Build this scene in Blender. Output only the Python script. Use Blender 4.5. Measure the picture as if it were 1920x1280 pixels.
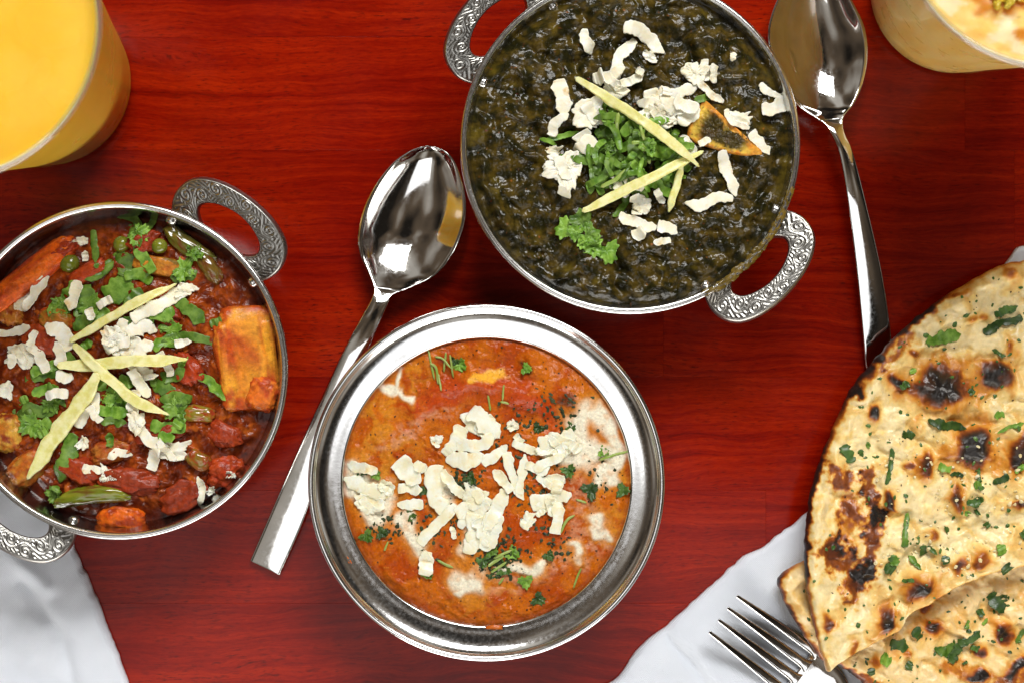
import bpy, math, random
import numpy as np
from math import pi, sin, cos, radians, sqrt

# ------------------------------------------------------------------ scene, camera, light
scene = bpy.context.scene
for o in list(bpy.data.objects):
    bpy.data.objects.remove(o, do_unlink=True)
col = scene.collection
S = 0.000197          # metres per photograph pixel on the table plane
H = 0.61              # camera height above the table

cam_d = bpy.data.cameras.new('camera')
cam_d.sensor_fit = 'HORIZONTAL'
cam_d.sensor_width = 36.0
cam_d.lens = 36.0 * H / (1920 * S)
cam_d.clip_start = 0.01
cam_d.clip_end = 20
cam_d.dof.use_dof = True
cam_d.dof.focus_distance = H - 0.036
cam_d.dof.aperture_fstop = 13.0
cam = bpy.data.objects.new('camera', cam_d)
cam.location = (0, 0, H)
col.objects.link(cam)
scene.camera = cam

world = bpy.data.worlds.new('World')
scene.world = world
world.use_nodes = True
bg = world.node_tree.nodes['Background']
# made-up noise surround: dark, tan and pale patches for the steel to reflect
wt = world.node_tree
wtc = wt.nodes.new('ShaderNodeTexCoord')
wno = wt.nodes.new('ShaderNodeTexNoise')
wno.inputs['Scale'].default_value = 2.1
wno.inputs['Detail'].default_value = 1.5
wrp = wt.nodes.new('ShaderNodeValToRGB')
wrp.color_ramp.elements[0].position = 0.40
wrp.color_ramp.elements[0].color = (0.018, 0.015, 0.012, 1)
wrp.color_ramp.elements[1].position = 0.68
wrp.color_ramp.elements[1].color = (0.62, 0.58, 0.52, 1)
wel = wrp.color_ramp.elements.new(0.54)
wel.color = (0.15, 0.11, 0.075, 1)
wt.links.new(wtc.outputs['Generated'], wno.inputs['Vector'])
wt.links.new(wno.outputs[0], wrp.inputs[0])
wt.links.new(wrp.outputs[0], bg.inputs[0])
bg.inputs[1].default_value = 0.8


def area(name, loc, target, sx, sy, power, color):
    d = bpy.data.lights.new(name, 'AREA')
    d.shape = 'RECTANGLE'
    d.size, d.size_y = sx, sy
    d.energy = power
    d.color = color
    o = bpy.data.objects.new(name, d)
    from mathutils import Vector
    v = Vector(target) - Vector(loc)
    o.location = loc
    o.rotation_euler = v.to_track_quat('-Z', 'Y').to_euler()
    col.objects.link(o)
    return o


area('window_light', (0.22, 1.00, 1.12), (0.0, 0.0, 0.0), 0.8, 0.5, 26.0, (0.99, 0.985, 0.97))
area('ceiling_panel_light', (-0.05, -0.64, 1.55), (-0.03, -0.30, 0.0), 1.05, 0.90, 5.0, (0.97, 0.98, 1.0))

area('low_fill_light', (0.10, -1.30, 0.26), (0.0, 0.0, 0.05), 1.6, 0.45, 19.0, (1.0, 0.97, 0.92))  # unseen low fill lamp, added to brighten the cup walls

scene.view_settings.view_transform = 'Standard'
scene.view_settings.look = 'None'
scene.view_settings.gamma = 1.0
scene.view_settings.exposure = 0.10
scene.view_settings.use_curve_mapping = False
scene.cycles.use_denoising = True
scene.cycles.max_bounces = 10
scene.cycles.transparent_max_bounces = 12
scene.cycles.caustics_reflective = False
scene.cycles.caustics_refractive = False
scene.cycles.sample_clamp_indirect = 6.0

R_ = random.Random(11)

# ------------------------------------------------------------------ noise and small maths
_rs = np.random.RandomState(5)
_perm = _rs.permutation(256)
_perm = np.concatenate([_perm, _perm, _perm])
_g = _rs.normal(size=(256, 3))
_g /= np.linalg.norm(_g, axis=1)[:, None]
_a = _rs.uniform(0, 2 * pi, 256)
_gx, _gy = np.cos(_a), np.sin(_a)


def pn(x, y, z=0.0):
    x = np.asarray(x, float); y = np.asarray(y, float)
    if np.ndim(z) == 0:
        x = x + 37.13 * z; y = y - 21.7 * z
        xf = np.floor(x); yf = np.floor(y)
        xi = xf.astype(np.int64) & 255; yi = yf.astype(np.int64) & 255
        xf = x - xf; yf = y - yf
        u = xf * xf * xf * (xf * (xf * 6 - 15) + 10)
        v = yf * yf * yf * (yf * (yf * 6 - 15) + 10)
        A = _perm[xi]; B = _perm[xi + 1]
        def d(h, a, b):
            return _gx[h] * a + _gy[h] * b
        n0 = d(_perm[A + yi], xf, yf) * (1 - u) + d(_perm[B + yi], xf - 1, yf) * u
        n1 = d(_perm[A + yi + 1], xf, yf - 1) * (1 - u) + d(_perm[B + yi + 1], xf - 1, yf - 1) * u
        return (n0 * (1 - v) + n1 * v) * 1.5
    z = np.zeros_like(x) + z
    xi = np.floor(x).astype(int); yi = np.floor(y).astype(int); zi = np.floor(z).astype(int)
    xf, yf, zf = x - xi, y - yi, z - zi
    u = xf * xf * xf * (xf * (xf * 6 - 15) + 10)
    v = yf * yf * yf * (yf * (yf * 6 - 15) + 10)
    w = zf * zf * zf * (zf * (zf * 6 - 15) + 10)
    out = 0
    for dx in (0, 1):
        for dy in (0, 1):
            for dz in (0, 1):
                h = _perm[_perm[_perm[(xi + dx) & 255] + ((yi + dy) & 255)] + ((zi + dz) & 255)]
                g = _g[h]
                d = g[..., 0] * (xf - dx) + g[..., 1] * (yf - dy) + g[..., 2] * (zf - dz)
                out = out + d * (u if dx else 1 - u) * (v if dy else 1 - v) * (w if dz else 1 - w)
    return out * 1.6


def fbm(x, y, z=0.0, o=4, gain=0.5):
    a, t, f = 1.0, 0.0, 1.0
    for i in range(o):
        t = t + a * pn(x * f + 17.3 * i, y * f - 9.1 * i, z + 3.7 * i)
        a *= gain; f *= 2.03
    return t


def ridge(x, y, z=0.0, o=3):
    a, t, f = 1.0, 0.0, 1.0
    for i in range(o):
        t = t + a * (1 - 2 * np.abs(pn(x * f + 31.7 * i, y * f + 5.9 * i, z)))
        a *= 0.5; f *= 2.1
    return t


def sst(a, b, x):
    t = np.clip((np.asarray(x, float) - a) / (b - a), 0, 1)
    return t * t * (3 - 2 * t)


def lerp(a, b, t):
    t = np.asarray(t)[..., None]
    return np.asarray(a) * (1 - t) + np.asarray(b) * t


def seg_dist(X, Y, pts):
    best = np.full(np.shape(X), 1e9)
    pts = np.asarray(pts, float)
    if len(pts) == 1:
        return np.hypot(X - pts[0, 0], Y - pts[0, 1])
    for a, b in zip(pts[:-1], pts[1:]):
        d = b - a
        t = np.clip(((X - a[0]) * d[0] + (Y - a[1]) * d[1]) / (d @ d + 1e-9), 0, 1)
        best = np.minimum(best, np.hypot(X - a[0] - t * d[0], Y - a[1] - t * d[1]))
    return best


def catmull(pts, n, closed=False):
    p = np.asarray(pts, float)
    m = len(p)
    segs = m if closed else m - 1
    t = np.linspace(0, segs, n, endpoint=not closed)
    i = np.minimum(t.astype(int), segs - 1)
    f = (t - i)[:, None]
    def g(k):
        if closed:
            return p[k % m]
        lo = (k < 0)[:, None]; hi = (k >= m)[:, None]
        q = p[np.clip(k, 0, m - 1)]
        q = np.where(lo, 2 * p[0] - p[min(1, m - 1)], q)
        return np.where(hi, 2 * p[-1] - p[max(m - 2, 0)], q)
    a, b, c, d = g(i - 1), g(i), g(i + 1), g(i + 2)
    return 0.5 * (2 * b + (c - a) * f + (2 * a - 5 * b + 4 * c - d) * f ** 2 + (3 * b - a - 3 * c + d) * f ** 3)


def resample(p, n, closed=False):
    p = np.asarray(p, float)
    q = np.vstack([p, p[:1]]) if closed else p
    L = np.concatenate([[0], np.cumsum(np.linalg.norm(np.diff(q, axis=0), axis=1))])
    t = np.linspace(0, L[-1], n, endpoint=not closed)
    return np.stack([np.interp(t, L, q[:, k]) for k in range(p.shape[1])], 1)


def kz(z):
    return S * (H - z) / H


def WP(px, py, z):
    k = kz(z)
    return np.array([(px - 960) * k, (640 - py) * k, z])


# ------------------------------------------------------------------ mesh building
def mesh_obj(name, verts, faces, mat, origin=(0, 0, 0), parent=None, smooth=True, attrs=None, colors=None):
    """faces: list of integer arrays (n,3) or (n,4). verts in world space, kept relative to origin."""
    v = np.asarray(verts, float).reshape(-1, 3) - np.asarray(origin, float)
    me = bpy.data.meshes.new(name)
    me.vertices.add(len(v))
    me.vertices.foreach_set('co', v.astype(np.float32).ravel())
    loops = np.concatenate([np.asarray(f).ravel() for f in faces]).astype(np.int32)
    tot = np.concatenate([np.full(len(f), np.asarray(f).shape[1]) for f in faces]).astype(np.int32)
    start = np.concatenate([[0], np.cumsum(tot)[:-1]]).astype(np.int32)
    me.loops.add(len(loops))
    me.loops.foreach_set('vertex_index', loops)
    me.polygons.add(len(tot))
    me.polygons.foreach_set('loop_start', start)
    me.update(calc_edges=True)
    me.validate()
    me.polygons.foreach_set('use_smooth', np.full(len(me.polygons), bool(smooth)))
    for k, a in (attrs or {}).items():
        at = me.attributes.new(k, 'FLOAT', 'POINT')
        at.data.foreach_set('value', np.asarray(a, np.float32).ravel())
    if colors is not None:
        at = me.attributes.new('col', 'FLOAT_COLOR', 'POINT')
        c = np.asarray(colors, np.float32).reshape(-1, 3)
        at.data.foreach_set('color', np.hstack([c, np.ones((len(c), 1), np.float32)]).ravel())
    me.materials.append(mat)
    o = bpy.data.objects.new(name, me)
    col.objects.link(o)
    if parent is not None:
        o.parent = parent
        up = np.asarray(parent.location) + (np.asarray(parent.parent.location) if parent.parent else 0)
        o.location = np.asarray(origin) - up
    else:
        o.location = origin
    return o


def grid_faces(nu, nv, cu=False, cv=False, base=0):
    iu = np.arange(nu if cu else nu - 1)
    iv = np.arange(nv if cv else nv - 1)
    a, b = np.meshgrid(iu, iv, indexing='ij')
    a1, b1 = (a + 1) % nu, (b + 1) % nv
    return (np.stack([a * nv + b, a1 * nv + b, a1 * nv + b1, a * nv + b1], -1).reshape(-1, 4)) + base


def tube(name, V, mat, cap=True, **kw):
    """V (nu, nv, 3): closed round section of nv points at each of nu stations"""
    nu, nv = V.shape[:2]
    verts = V.reshape(-1, 3)
    faces = [grid_faces(nu, nv, False, True)]
    if cap:
        c0, c1 = V[0].mean(0), V[-1].mean(0)
        verts = np.vstack([verts, c0, c1])
        k = np.arange(nv); k1 = (k + 1) % nv
        n = nu * nv
        faces.append(np.stack([k, k1, np.full(nv, n)], 1))
        faces.append(np.stack([(nu - 1) * nv + k1, (nu - 1) * nv + k, np.full(nv, n + 1)], 1))
        if kw.get('colors') is not None:
            c = np.asarray(kw['colors']).reshape(nu, nv, 3)
            kw['colors'] = np.vstack([c.reshape(-1, 3), c[0].mean(0), c[-1].mean(0)])
        for a in list((kw.get('attrs') or {}).keys()):
            q = np.asarray(kw['attrs'][a]).reshape(nu, nv)
            kw['attrs'][a] = np.concatenate([q.ravel(), [q[0].mean(), q[-1].mean()]])
    return mesh_obj(name, verts, faces, mat, **kw)


def lathe(name, prof, c, mat, segs=160, z0=0.0, colf=None, **kw):
    """prof: (r, z) in metres, c: world (x, y)"""
    p = np.asarray(prof, float)
    th = np.linspace(0, 2 * pi, segs, endpoint=False)
    V = np.stack([c[0] + p[None, :, 0] * np.cos(th)[:, None], c[1] + p[None, :, 0] * np.sin(th)[:, None],
                  np.broadcast_to(z0 + p[None, :, 1], (segs, len(p)))], -1)
    if colf is not None:
        kw['colors'] = colf(V)
    return mesh_obj(name, V, [grid_faces(segs, len(p), True, False)], mat, **kw)


def polar_sheet(name, outline, zn, topf, mat, n_th=600, n_r=160, centre=None, bottom=None, pw=1.25, skirt=None, **kw):
    """A closed body over a star shaped outline given in photograph pixels at height zn.
    topf(X, Y, e) -> z (metres), colours or None ; e = distance in px to the outline"""
    B = resample(outline, n_th, True)
    c = np.asarray(centre if centre is not None else B.mean(0), float)
    t = np.linspace(0, 1, n_r + 1)[1:]
    s = 1 - (1 - t) ** pw
    P = c + s[None, :, None] * (B - c)[:, None, :]
    e = (1 - s)[None, :] * np.linalg.norm(B - c, axis=1)[:, None]
    X = np.append(P[..., 0].ravel(), c[0]); Y = np.append(P[..., 1].ravel(), c[1])
    E = np.append(e.ravel(), np.linalg.norm(B - c, axis=1).min())
    z, colr = topf(X, Y, E)
    k = kz(zn)
    V = np.stack([(X - 960) * k, (640 - Y) * k, z], 1)
    n = n_th * n_r
    f = [grid_faces(n_th, n_r, True, False)[:, ::-1]]
    i = np.arange(n_th); i1 = (i + 1) % n_th
    f.append(np.stack([np.full(n_th, n), i * n_r, i1 * n_r], 1))
    # underside
    sk = skirt if skirt is not None else [(0.97, None), (0.6, None)]
    last = i * n_r + n_r - 1
    base = n + 1
    Vs = [V]
    zb = bottom
    for fr, zz in sk:
        Q = c + fr * (B - c)
        zq = zb(Q[:, 0], Q[:, 1]) if zz is None else np.full(n_th, zz)
        Vs.append(np.stack([(Q[:, 0] - 960) * k, (640 - Q[:, 1]) * k, zq], 1))
        cur = base + i
        f.append(np.stack([last, last[i1], cur[i1], cur], 1)[:, ::-1])
        last = cur
        base += n_th
    zc = Vs[-1][:, 2].mean()
    Vs.append(np.array([[(c[0] - 960) * k, (640 - c[1]) * k, zc]]))
    f.append(np.stack([np.full(n_th, base), last[i1], last], 1))
    V = np.vstack(Vs)
    if colr is not None:
        pad = len(V) - n - 1
        colr = np.vstack([colr, np.broadcast_to(colr.mean(0), (pad, 3))])
        kw['colors'] = colr
    return mesh_obj(name, V, f, mat, **kw)


def empty(name, loc):
    o = bpy.data.objects.new(name, None)
    o.empty_display_size = 0.01
    o.location = loc
    col.objects.link(o)
    return o


def tag(o, label=None, cat=None, group=None, kind=None):
    if label: o['label'] = label
    if cat: o['category'] = cat
    if group: o['group'] = group
    if kind: o['kind'] = kind
    return o


# ------------------------------------------------------------------ materials
class NT:
    def __init__(self, name):
        self.m = bpy.data.materials.new(name)
        self.m.use_nodes = True
        self.t = self.m.node_tree
        self.b = self.t.nodes['Principled BSDF']
        self.out = self.t.nodes['Material Output']

    def n(self, typ, **kw):
        nd = self.t.nodes.new('ShaderNode' + typ)
        for k, v in kw.items():
            if k.startswith('_'):
                setattr(nd, k[1:], v)
            else:
                self.put(nd.inputs[k.replace('_', ' ')], v)
        return nd

    def put(self, sock, v):
        if isinstance(v, bpy.types.NodeSocket):
            self.t.links.new(v, sock)
        elif isinstance(v, (tuple, list)) and len(v) == 3 and sock.type == 'RGBA':
            sock.default_value = (*v, 1)
        else:
            sock.default_value = v

    def set(self, **kw):
        for k, v in kw.items():
            self.put(self.b.inputs[k.replace('_', ' ')], v)

    def coord(self, scale=(1, 1, 1), rnd=0.0, src='Object'):
        tc = self.n('TexCoord')
        v = tc.outputs[src]
        if rnd:
            oi = self.n('ObjectInfo')
            a = self.n('VectorMath', _operation='MULTIPLY')
            self.put(a.inputs[0], oi.outputs['Random']); a.inputs[1].default_value = (rnd, rnd * 0.7, rnd * 1.3)
            b = self.n('VectorMath', _operation='ADD')
            self.put(b.inputs[0], v); self.put(b.inputs[1], a.outputs[0])
            v = b.outputs[0]
        mp = self.n('Mapping'); self.put(mp.inputs['Vector'], v); mp.inputs['Scale'].default_value = scale
        return mp.outputs[0]

    def noise(self, vec, scale, detail=4, rough=0.55, dist=0.0):
        return self.n('TexNoise', Vector=vec, Scale=scale, Detail=detail, Roughness=rough, Distortion=dist).outputs[0]

    def ramp(self, fac, stops):
        r = self.n('ValToRGB', Fac=fac)
        cr = r.color_ramp
        while len(cr.elements) < len(stops):
            cr.elements.new(0.5)
        for e, (p, c) in zip(cr.elements, stops):
            e.position = p
            e.color = (*c, 1) if len(c) == 3 else c
        return r.outputs[0]

    def mix(self, a, b, fac, mode='MIX'):
        m = self.n('Mix', _data_type='RGBA', _blend_type=mode)
        self.put(m.inputs[0], fac); self.put(m.inputs[6], a); self.put(m.inputs[7], b)
        return m.outputs[2]

    def math(self, op, a, b=0.0):
        m = self.n('Math', _operation=op)
        self.put(m.inputs[0], a); self.put(m.inputs[1], b)
        return m.outputs[0]

    def maprange(self, v, a, b, c, d):
        m = self.n('MapRange')
        for i, q in enumerate((v, a, b, c, d)):
            self.put(m.inputs[i], q)
        return m.outputs[0]

    def bump(self, h, dist, strength=1.0, normal=None):
        b = self.n('Bump', Height=h, Distance=dist, Strength=strength)
        if normal is not None:
            self.put(b.inputs['Normal'], normal)
        self.put(self.b.inputs['Normal'], b.outputs[0])
        return b.outputs[0]

    def attr(self, name, out='Color'):
        return self.n('Attribute', _attribute_name=name).outputs[out]


def m_wood():
    w = NT('red_stained_wood')
    v = w.coord((1, 1, 1), rnd=0.9)
    big = w.n('Mapping', Vector=v); big.inputs['Scale'].default_value = (5, 14, 12)
    warp = w.noise(big.outputs[0], 2.0, 3)
    wv = w.n('VectorMath', _operation='MULTIPLY_ADD')
    w.put(wv.inputs[0], warp); wv.inputs[1].default_value = (0.0, 0.020, 0.0); w.put(wv.inputs[2], v)
    g1 = w.n('Mapping', Vector=wv.outputs[0]); g1.inputs['Scale'].default_value = (10, 420, 40)
    grain = w.noise(g1.outputs[0], 1.0, 6, 0.68)
    g2 = w.n('Mapping', Vector=wv.outputs[0]); g2.inputs['Scale'].default_value = (260, 2600, 60)
    fine = w.noise(g2.outputs[0], 1.0, 3, 0.7)
    g3 = w.n('Mapping', Vector=v); g3.inputs['Scale'].default_value = (13, 30, 10)
    patch = w.noise(g3.outputs[0], 1.0, 4, 0.55)
    pores = w.n('Mapping', Vector=wv.outputs[0]); pores.inputs['Scale'].default_value = (300, 2400, 100)
    pore = w.noise(pores.outputs[0], 1.0, 2, 0.5)
    f = w.math('ADD', w.math('MULTIPLY', grain, 0.46), w.math('ADD', w.math('MULTIPLY', fine, 0.24), w.math('MULTIPLY', patch, 0.32)))
    c = w.ramp(f, [(0.34, (0.085, 0.0010, 0.0004)), (0.47, (0.190, 0.0042, 0.0006)), (0.58, (0.285, 0.0110, 0.0009)), (0.72, (0.400, 0.0240, 0.0018))])
    dark = w.math('MULTIPLY', w.maprange(pore, 0.56, 0.70, 0.0, 0.75), w.maprange(patch, 0.40, 0.62, 0.25, 1.0))
    c = w.mix(c, (0.040, 0.002, 0.0015), dark)
    oi = w.n('ObjectInfo')
    br = w.maprange(oi.outputs['Random'], 0, 1, 0.94, 1.06)
    hsv = w.n('HueSaturation', Color=c, Value=br)
    smear = w.noise(w.coord((1, 1, 1)), 28, 4, 0.6)
    w.set(Base_Color=hsv.outputs[0], Roughness=w.maprange(smear, 0.35, 0.70, 0.12, 0.22), Specular_IOR_Level=0.16)
    w.bump(w.math('ADD', grain, w.math('MULTIPLY', fine, 0.7)), 0.00002, 0.5)
    return w.m


def m_steel(name, rough=(0.12, 0.24), colr=(0.62, 0.61, 0.59), fine=900, bump=0.000012, speck=False):
    w = NT(name)
    v = w.coord((1, 1, 1), rnd=0.5)
    a = w.noise(v, 55, 4)
    b = w.noise(v, fine, 3)
    w.set(Base_Color=w.mix(colr, tuple(q * 0.80 for q in colr), w.maprange(a, 0.4, 0.65, 0, 1)), Metallic=1.0,
          Roughness=w.math('ADD', w.maprange(a, 0.3, 0.7, rough[0], rough[1]), w.maprange(b, 0.35, 0.7, -0.03, 0.05)))
    h = w.math('ADD', w.math('MULTIPLY', a, 4.0), b)
    if speck:
        p = w.n('TexVoronoi', Vector=v, Scale=1300.0).outputs['Distance']
        h = w.math('ADD', h, w.maprange(p, 0.0, 0.3, -3.0, 0.0))
    w.bump(h, bump, 0.8)
    return w.m


def m_antique():
    w = NT('antiqued_cast_steel')
    v = w.coord()
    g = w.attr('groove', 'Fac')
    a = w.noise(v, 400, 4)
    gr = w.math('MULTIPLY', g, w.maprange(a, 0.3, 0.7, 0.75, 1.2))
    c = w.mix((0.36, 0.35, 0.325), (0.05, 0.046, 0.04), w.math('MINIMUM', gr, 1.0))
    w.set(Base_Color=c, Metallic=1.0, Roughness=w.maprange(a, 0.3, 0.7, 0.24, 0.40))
    w.bump(a, 0.00003, 0.5)
    return w.m


def m_col(name, rough=(0.3, 0.5), spec=0.5, sss=0.0, sss_r=(0.004, 0.002, 0.001), grain=700, gamp=0.25, bump=0.00015, coat=0.0, gscale=1.0):
    """colour from the 'col' attribute, broken up by fine noise"""
    w = NT(name)
    v = w.coord()
    a = w.noise(v, grain, 4, 0.65)
    b = w.noise(v, grain * 0.28, 3, 0.6)
    c = w.attr('col')
    hsv = w.n('HueSaturation', Color=c, Value=w.maprange(a, 0.3, 0.7, 1 - gamp, 1 + gamp))
    w.set(Base_Color=hsv.outputs[0], Roughness=w.maprange(b, 0.35, 0.65, rough[0], rough[1]), Specular_IOR_Level=spec)
    if sss:
        w.set(Subsurface_Weight=sss, Subsurface_Radius=(1.0, 0.5, 0.25), Subsurface_Scale=sss_r[0])
    if coat:
        w.set(Coat_Weight=coat, Coat_Roughness=0.08)
    w.bump(w.math('ADD', a, w.math('MULTIPLY', b, 1.5)), bump, 1.0)
    return w.m


def m_plain(name, c1, c2, rough=(0.35, 0.5), scale=260, spec=0.5, sss=0.0, sss_s=0.003, bump=0.0001, rnd=0.3, trans=0.0, val=0.0, stain=None):
    w = NT(name)
    v = w.coord(rnd=rnd)
    a = w.noise(v, scale, 4, 0.6)
    c = w.mix(c1, c2, w.maprange(a, 0.38, 0.62, 0, 1))
    if stain:
        st = w.noise(v, 150, 4, 0.65)
        c = w.mix(c, stain, w.maprange(st, 0.60, 0.72, 0.0, 0.75))
    if val:
        oi = w.n('ObjectInfo')
        c = w.n('HueSaturation', Color=c, Value=w.maprange(oi.outputs['Random'], 0, 1, 1 - val, 1 + val)).outputs[0]
    w.set(Base_Color=c, Roughness=w.maprange(a, 0.3, 0.7, rough[0], rough[1]), Specular_IOR_Level=spec)
    if sss:
        w.set(Subsurface_Weight=sss, Subsurface_Radius=(1.0, 0.6, 0.35), Subsurface_Scale=sss_s)
    b = w.noise(v, scale * 4, 3)
    w.bump(w.math('ADD', a, w.math('MULTIPLY', b, 0.5)), bump, 1.0)
    if trans:
        tr = w.n('BsdfTranslucent', Color=c)
        ms = w.n('MixShader', Fac=trans)
        w.put(ms.inputs[1], w.b.outputs[0]); w.put(ms.inputs[2], tr.outputs[0])
        w.put(w.out.inputs['Surface'], ms.outputs[0])
    return w.m


def m_clear(name='clear_plastic', refl=0.28, base=0.04, tint=(0.975, 0.98, 0.985), cloudy=0.0):
    w = NT(name)
    ge = w.n('NewGeometry')
    dt = w.n('VectorMath', _operation='DOT_PRODUCT')
    w.put(dt.inputs[0], ge.outputs['Normal']); w.put(dt.inputs[1], ge.outputs['Incoming'])
    f = w.math('POWER', w.math('SUBTRACT', 1.0, w.math('ABSOLUTE', dt.outputs['Value'])), 4.0)
    fr = w.math('ADD', w.math('MULTIPLY', f, refl), base)
    tr = w.n('BsdfTransparent', Color=tint)
    gl = w.n('BsdfGlossy', Color=(1, 1, 1), Roughness=0.06)
    ms = w.n('MixShader', Fac=fr)
    w.put(ms.inputs[1], tr.outputs[0]); w.put(ms.inputs[2], gl.outputs[0])
    last = ms.outputs[0]
    if cloudy:
        df = w.n('BsdfDiffuse', Color=(0.80, 0.80, 0.82))
        m2 = w.n('MixShader', Fac=cloudy)
        w.put(m2.inputs[1], last); w.put(m2.inputs[2], df.outputs[0])
        last = m2.outputs[0]
    w.put(w.out.inputs['Surface'], last)
    return w.m


def m_cloth():
    w = NT('white_cotton_twill')
    tc = w.coord()
    mp = w.n('Mapping', Vector=tc); mp.inputs['Rotation'].default_value = (0, 0, 0.75)
    wv = w.n('TexWave', _wave_type='BANDS', Vector=mp.outputs[0], Scale=620.0, Distortion=1.2, Detail=2.0).outputs['Fac']
    mp2 = w.n('Mapping', Vector=tc); mp2.inputs['Rotation'].default_value = (0, 0, 2.3)
    wv2 = w.n('TexWave', _wave_type='BANDS', Vector=mp2.outputs[0], Scale=620.0, Distortion=1.2, Detail=2.0).outputs['Fac']
    a = w.noise(tc, 60, 4)
    w.set(Base_Color=w.mix((0.80, 0.84, 0.91), (0.76, 0.80, 0.87), a), Roughness=0.9, Specular_IOR_Level=0.2,
          Sheen_Weight=0.25)
    w.bump(w.math('ADD', w.math('ADD', wv, w.math('MULTIPLY', wv2, 0.6)), w.math('MULTIPLY', a, 2.0)), 0.00022, 0.8)
    return w.m


M_WOOD = m_wood()
M_STEEL = m_steel('brushed_stainless_steel', (0.14, 0.26), (0.66, 0.65, 0.63))
M_FLANGE = m_steel('satin_stainless_steel', (0.11, 0.18), (0.80, 0.80, 0.79), bump=0.000008)
M_MIRROR = m_steel('polished_cutlery_steel', (0.035, 0.09), (0.72, 0.71, 0.69), bump=0.000004)
M_HANDLE = m_antique()
M_SPINACH = m_col('spinach_curry', (0.10, 0.28), 0.27, grain=480, gamp=0.5, bump=0.00022, coat=0.0)
M_RED = m_col('red_vegetable_curry', (0.10, 0.26), 0.18, grain=600, gamp=0.35, bump=0.00014, coat=0.0)
M_BUTTER = m_col('orange_butter_curry', (0.12, 0.28), 0.13, sss=0.10, sss_r=(0.002,), grain=1100, gamp=0.22, bump=0.00014)
M_NAAN = m_col('baked_naan', (0.26, 0.50), 0.40, sss=0.1, sss_r=(0.002,), grain=600, gamp=0.10, bump=0.00013)
M_CHUNK = m_col('sauce_coated_vegetable', (0.18, 0.42), 0.25, sss=0.12, sss_r=(0.003,), grain=520, gamp=0.35, bump=0.00032, coat=0.0)
M_CHEESE = m_plain('grated_white_cheese', (0.80, 0.785, 0.69), (0.77, 0.71, 0.52), (0.40, 0.58), 260, 0.35, 0.2, 0.0014, 0.00014, stain=(0.66, 0.42, 0.13))
M_CHEESE_W = m_plain('melting_white_cheese', (0.77, 0.775, 0.66), (0.75, 0.69, 0.46), (0.26, 0.42), 220, 0.4, 0.25, 0.0016, 0.00010, stain=(0.72, 0.50, 0.18))
M_GINGER = m_plain('ginger_strip', (0.66, 0.62, 0.20), (0.78, 0.75, 0.40), (0.26, 0.42), 300, 0.45, 0.3, 0.003, 0.0001)
M_LEAF = m_plain('coriander_leaf', (0.085, 0.195, 0.013), (0.22, 0.38, 0.05), (0.32, 0.5), 300, 0.45, 0, 0, 0.00012, rnd=0.5, trans=0.18, val=0.4)
M_LEAF_DARK = m_plain('wet_dark_herb', (0.026, 0.068, 0.009), (0.07, 0.14, 0.02), (0.3, 0.5), 300, 0.5, 0, 0, 0.0001, rnd=0.5, trans=0.1, val=0.4)
M_STEM = m_plain('herb_stem', (0.22, 0.33, 0.05), (0.30, 0.36, 0.09), (0.3, 0.45), 300, 0.45, 0.1, 0.002, 0.00005)
M_FLECK = m_plain('dried_herb_fleck', (0.012, 0.022, 0.006), (0.045, 0.06, 0.015), (0.45, 0.65), 500, 0.35, bump=0.00008)
M_CHAR = m_plain('charred_crumb', (0.02, 0.012, 0.008), (0.06, 0.03, 0.012), (0.5, 0.7), 500, 0.3, bump=0.0001)
M_GARLIC = m_plain('garlic_crumb', (0.80, 0.72, 0.48), (0.70, 0.55, 0.25), (0.35, 0.5), 400, 0.4, 0.2, 0.002, 0.0001)
M_CLOTH = m_cloth()
M_CLEAR = m_clear()
M_RIM = m_clear('thick_clear_plastic_rim', 0.6, 0.10, (0.94, 0.95, 0.97), 0.03)
M_MANGO = m_col('mango_drink', (0.22, 0.30), 0.35, sss=0.8, sss_r=(0.010,), grain=70, gamp=0.03, bump=0.00002)
M_PIST = m_col('spiced_milk_drink', (0.26, 0.36), 0.35, sss=0.7, sss_r=(0.008,), grain=300, gamp=0.05, bump=0.00005)
M_PEA = m_plain('green_pea', (0.10, 0.14, 0.008), (0.16, 0.17, 0.012), (0.14, 0.25), 200, 0.6, 0.2, 0.003, 0.00004)
M_PEPPER = m_col('green_pepper', (0.10, 0.22), 0.6, grain=300, gamp=0.12, bump=0.00004, coat=0.3)

# ------------------------------------------------------------------ table
def wbox(name, x0, x1, y0, y1, z0, z1, b, mat, parent, origin):
    # a board with eased top edges
    xs = np.array([[x0, y0], [x1, y0], [x1, y1], [x0, y1]])
    ins = np.array([[x0 + b, y0 + b], [x1 - b, y0 + b], [x1 - b, y1 - b], [x0 + b, y1 - b]])
    V = [(*p, z0) for p in xs] + [(*p, z1 - b) for p in xs] + [(*p, z1) for p in ins]
    q = []
    for k in range(4):
        k1 = (k + 1) % 4
        q += [(k, k1, 4 + k1, 4 + k), (4 + k, 4 + k1, 8 + k1, 8 + k)]
    q += [(8, 9, 10, 11), (3, 2, 1, 0)]
    return mesh_obj(name, V, [np.array(q)], mat, origin=origin, parent=parent, smooth=False)


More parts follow.
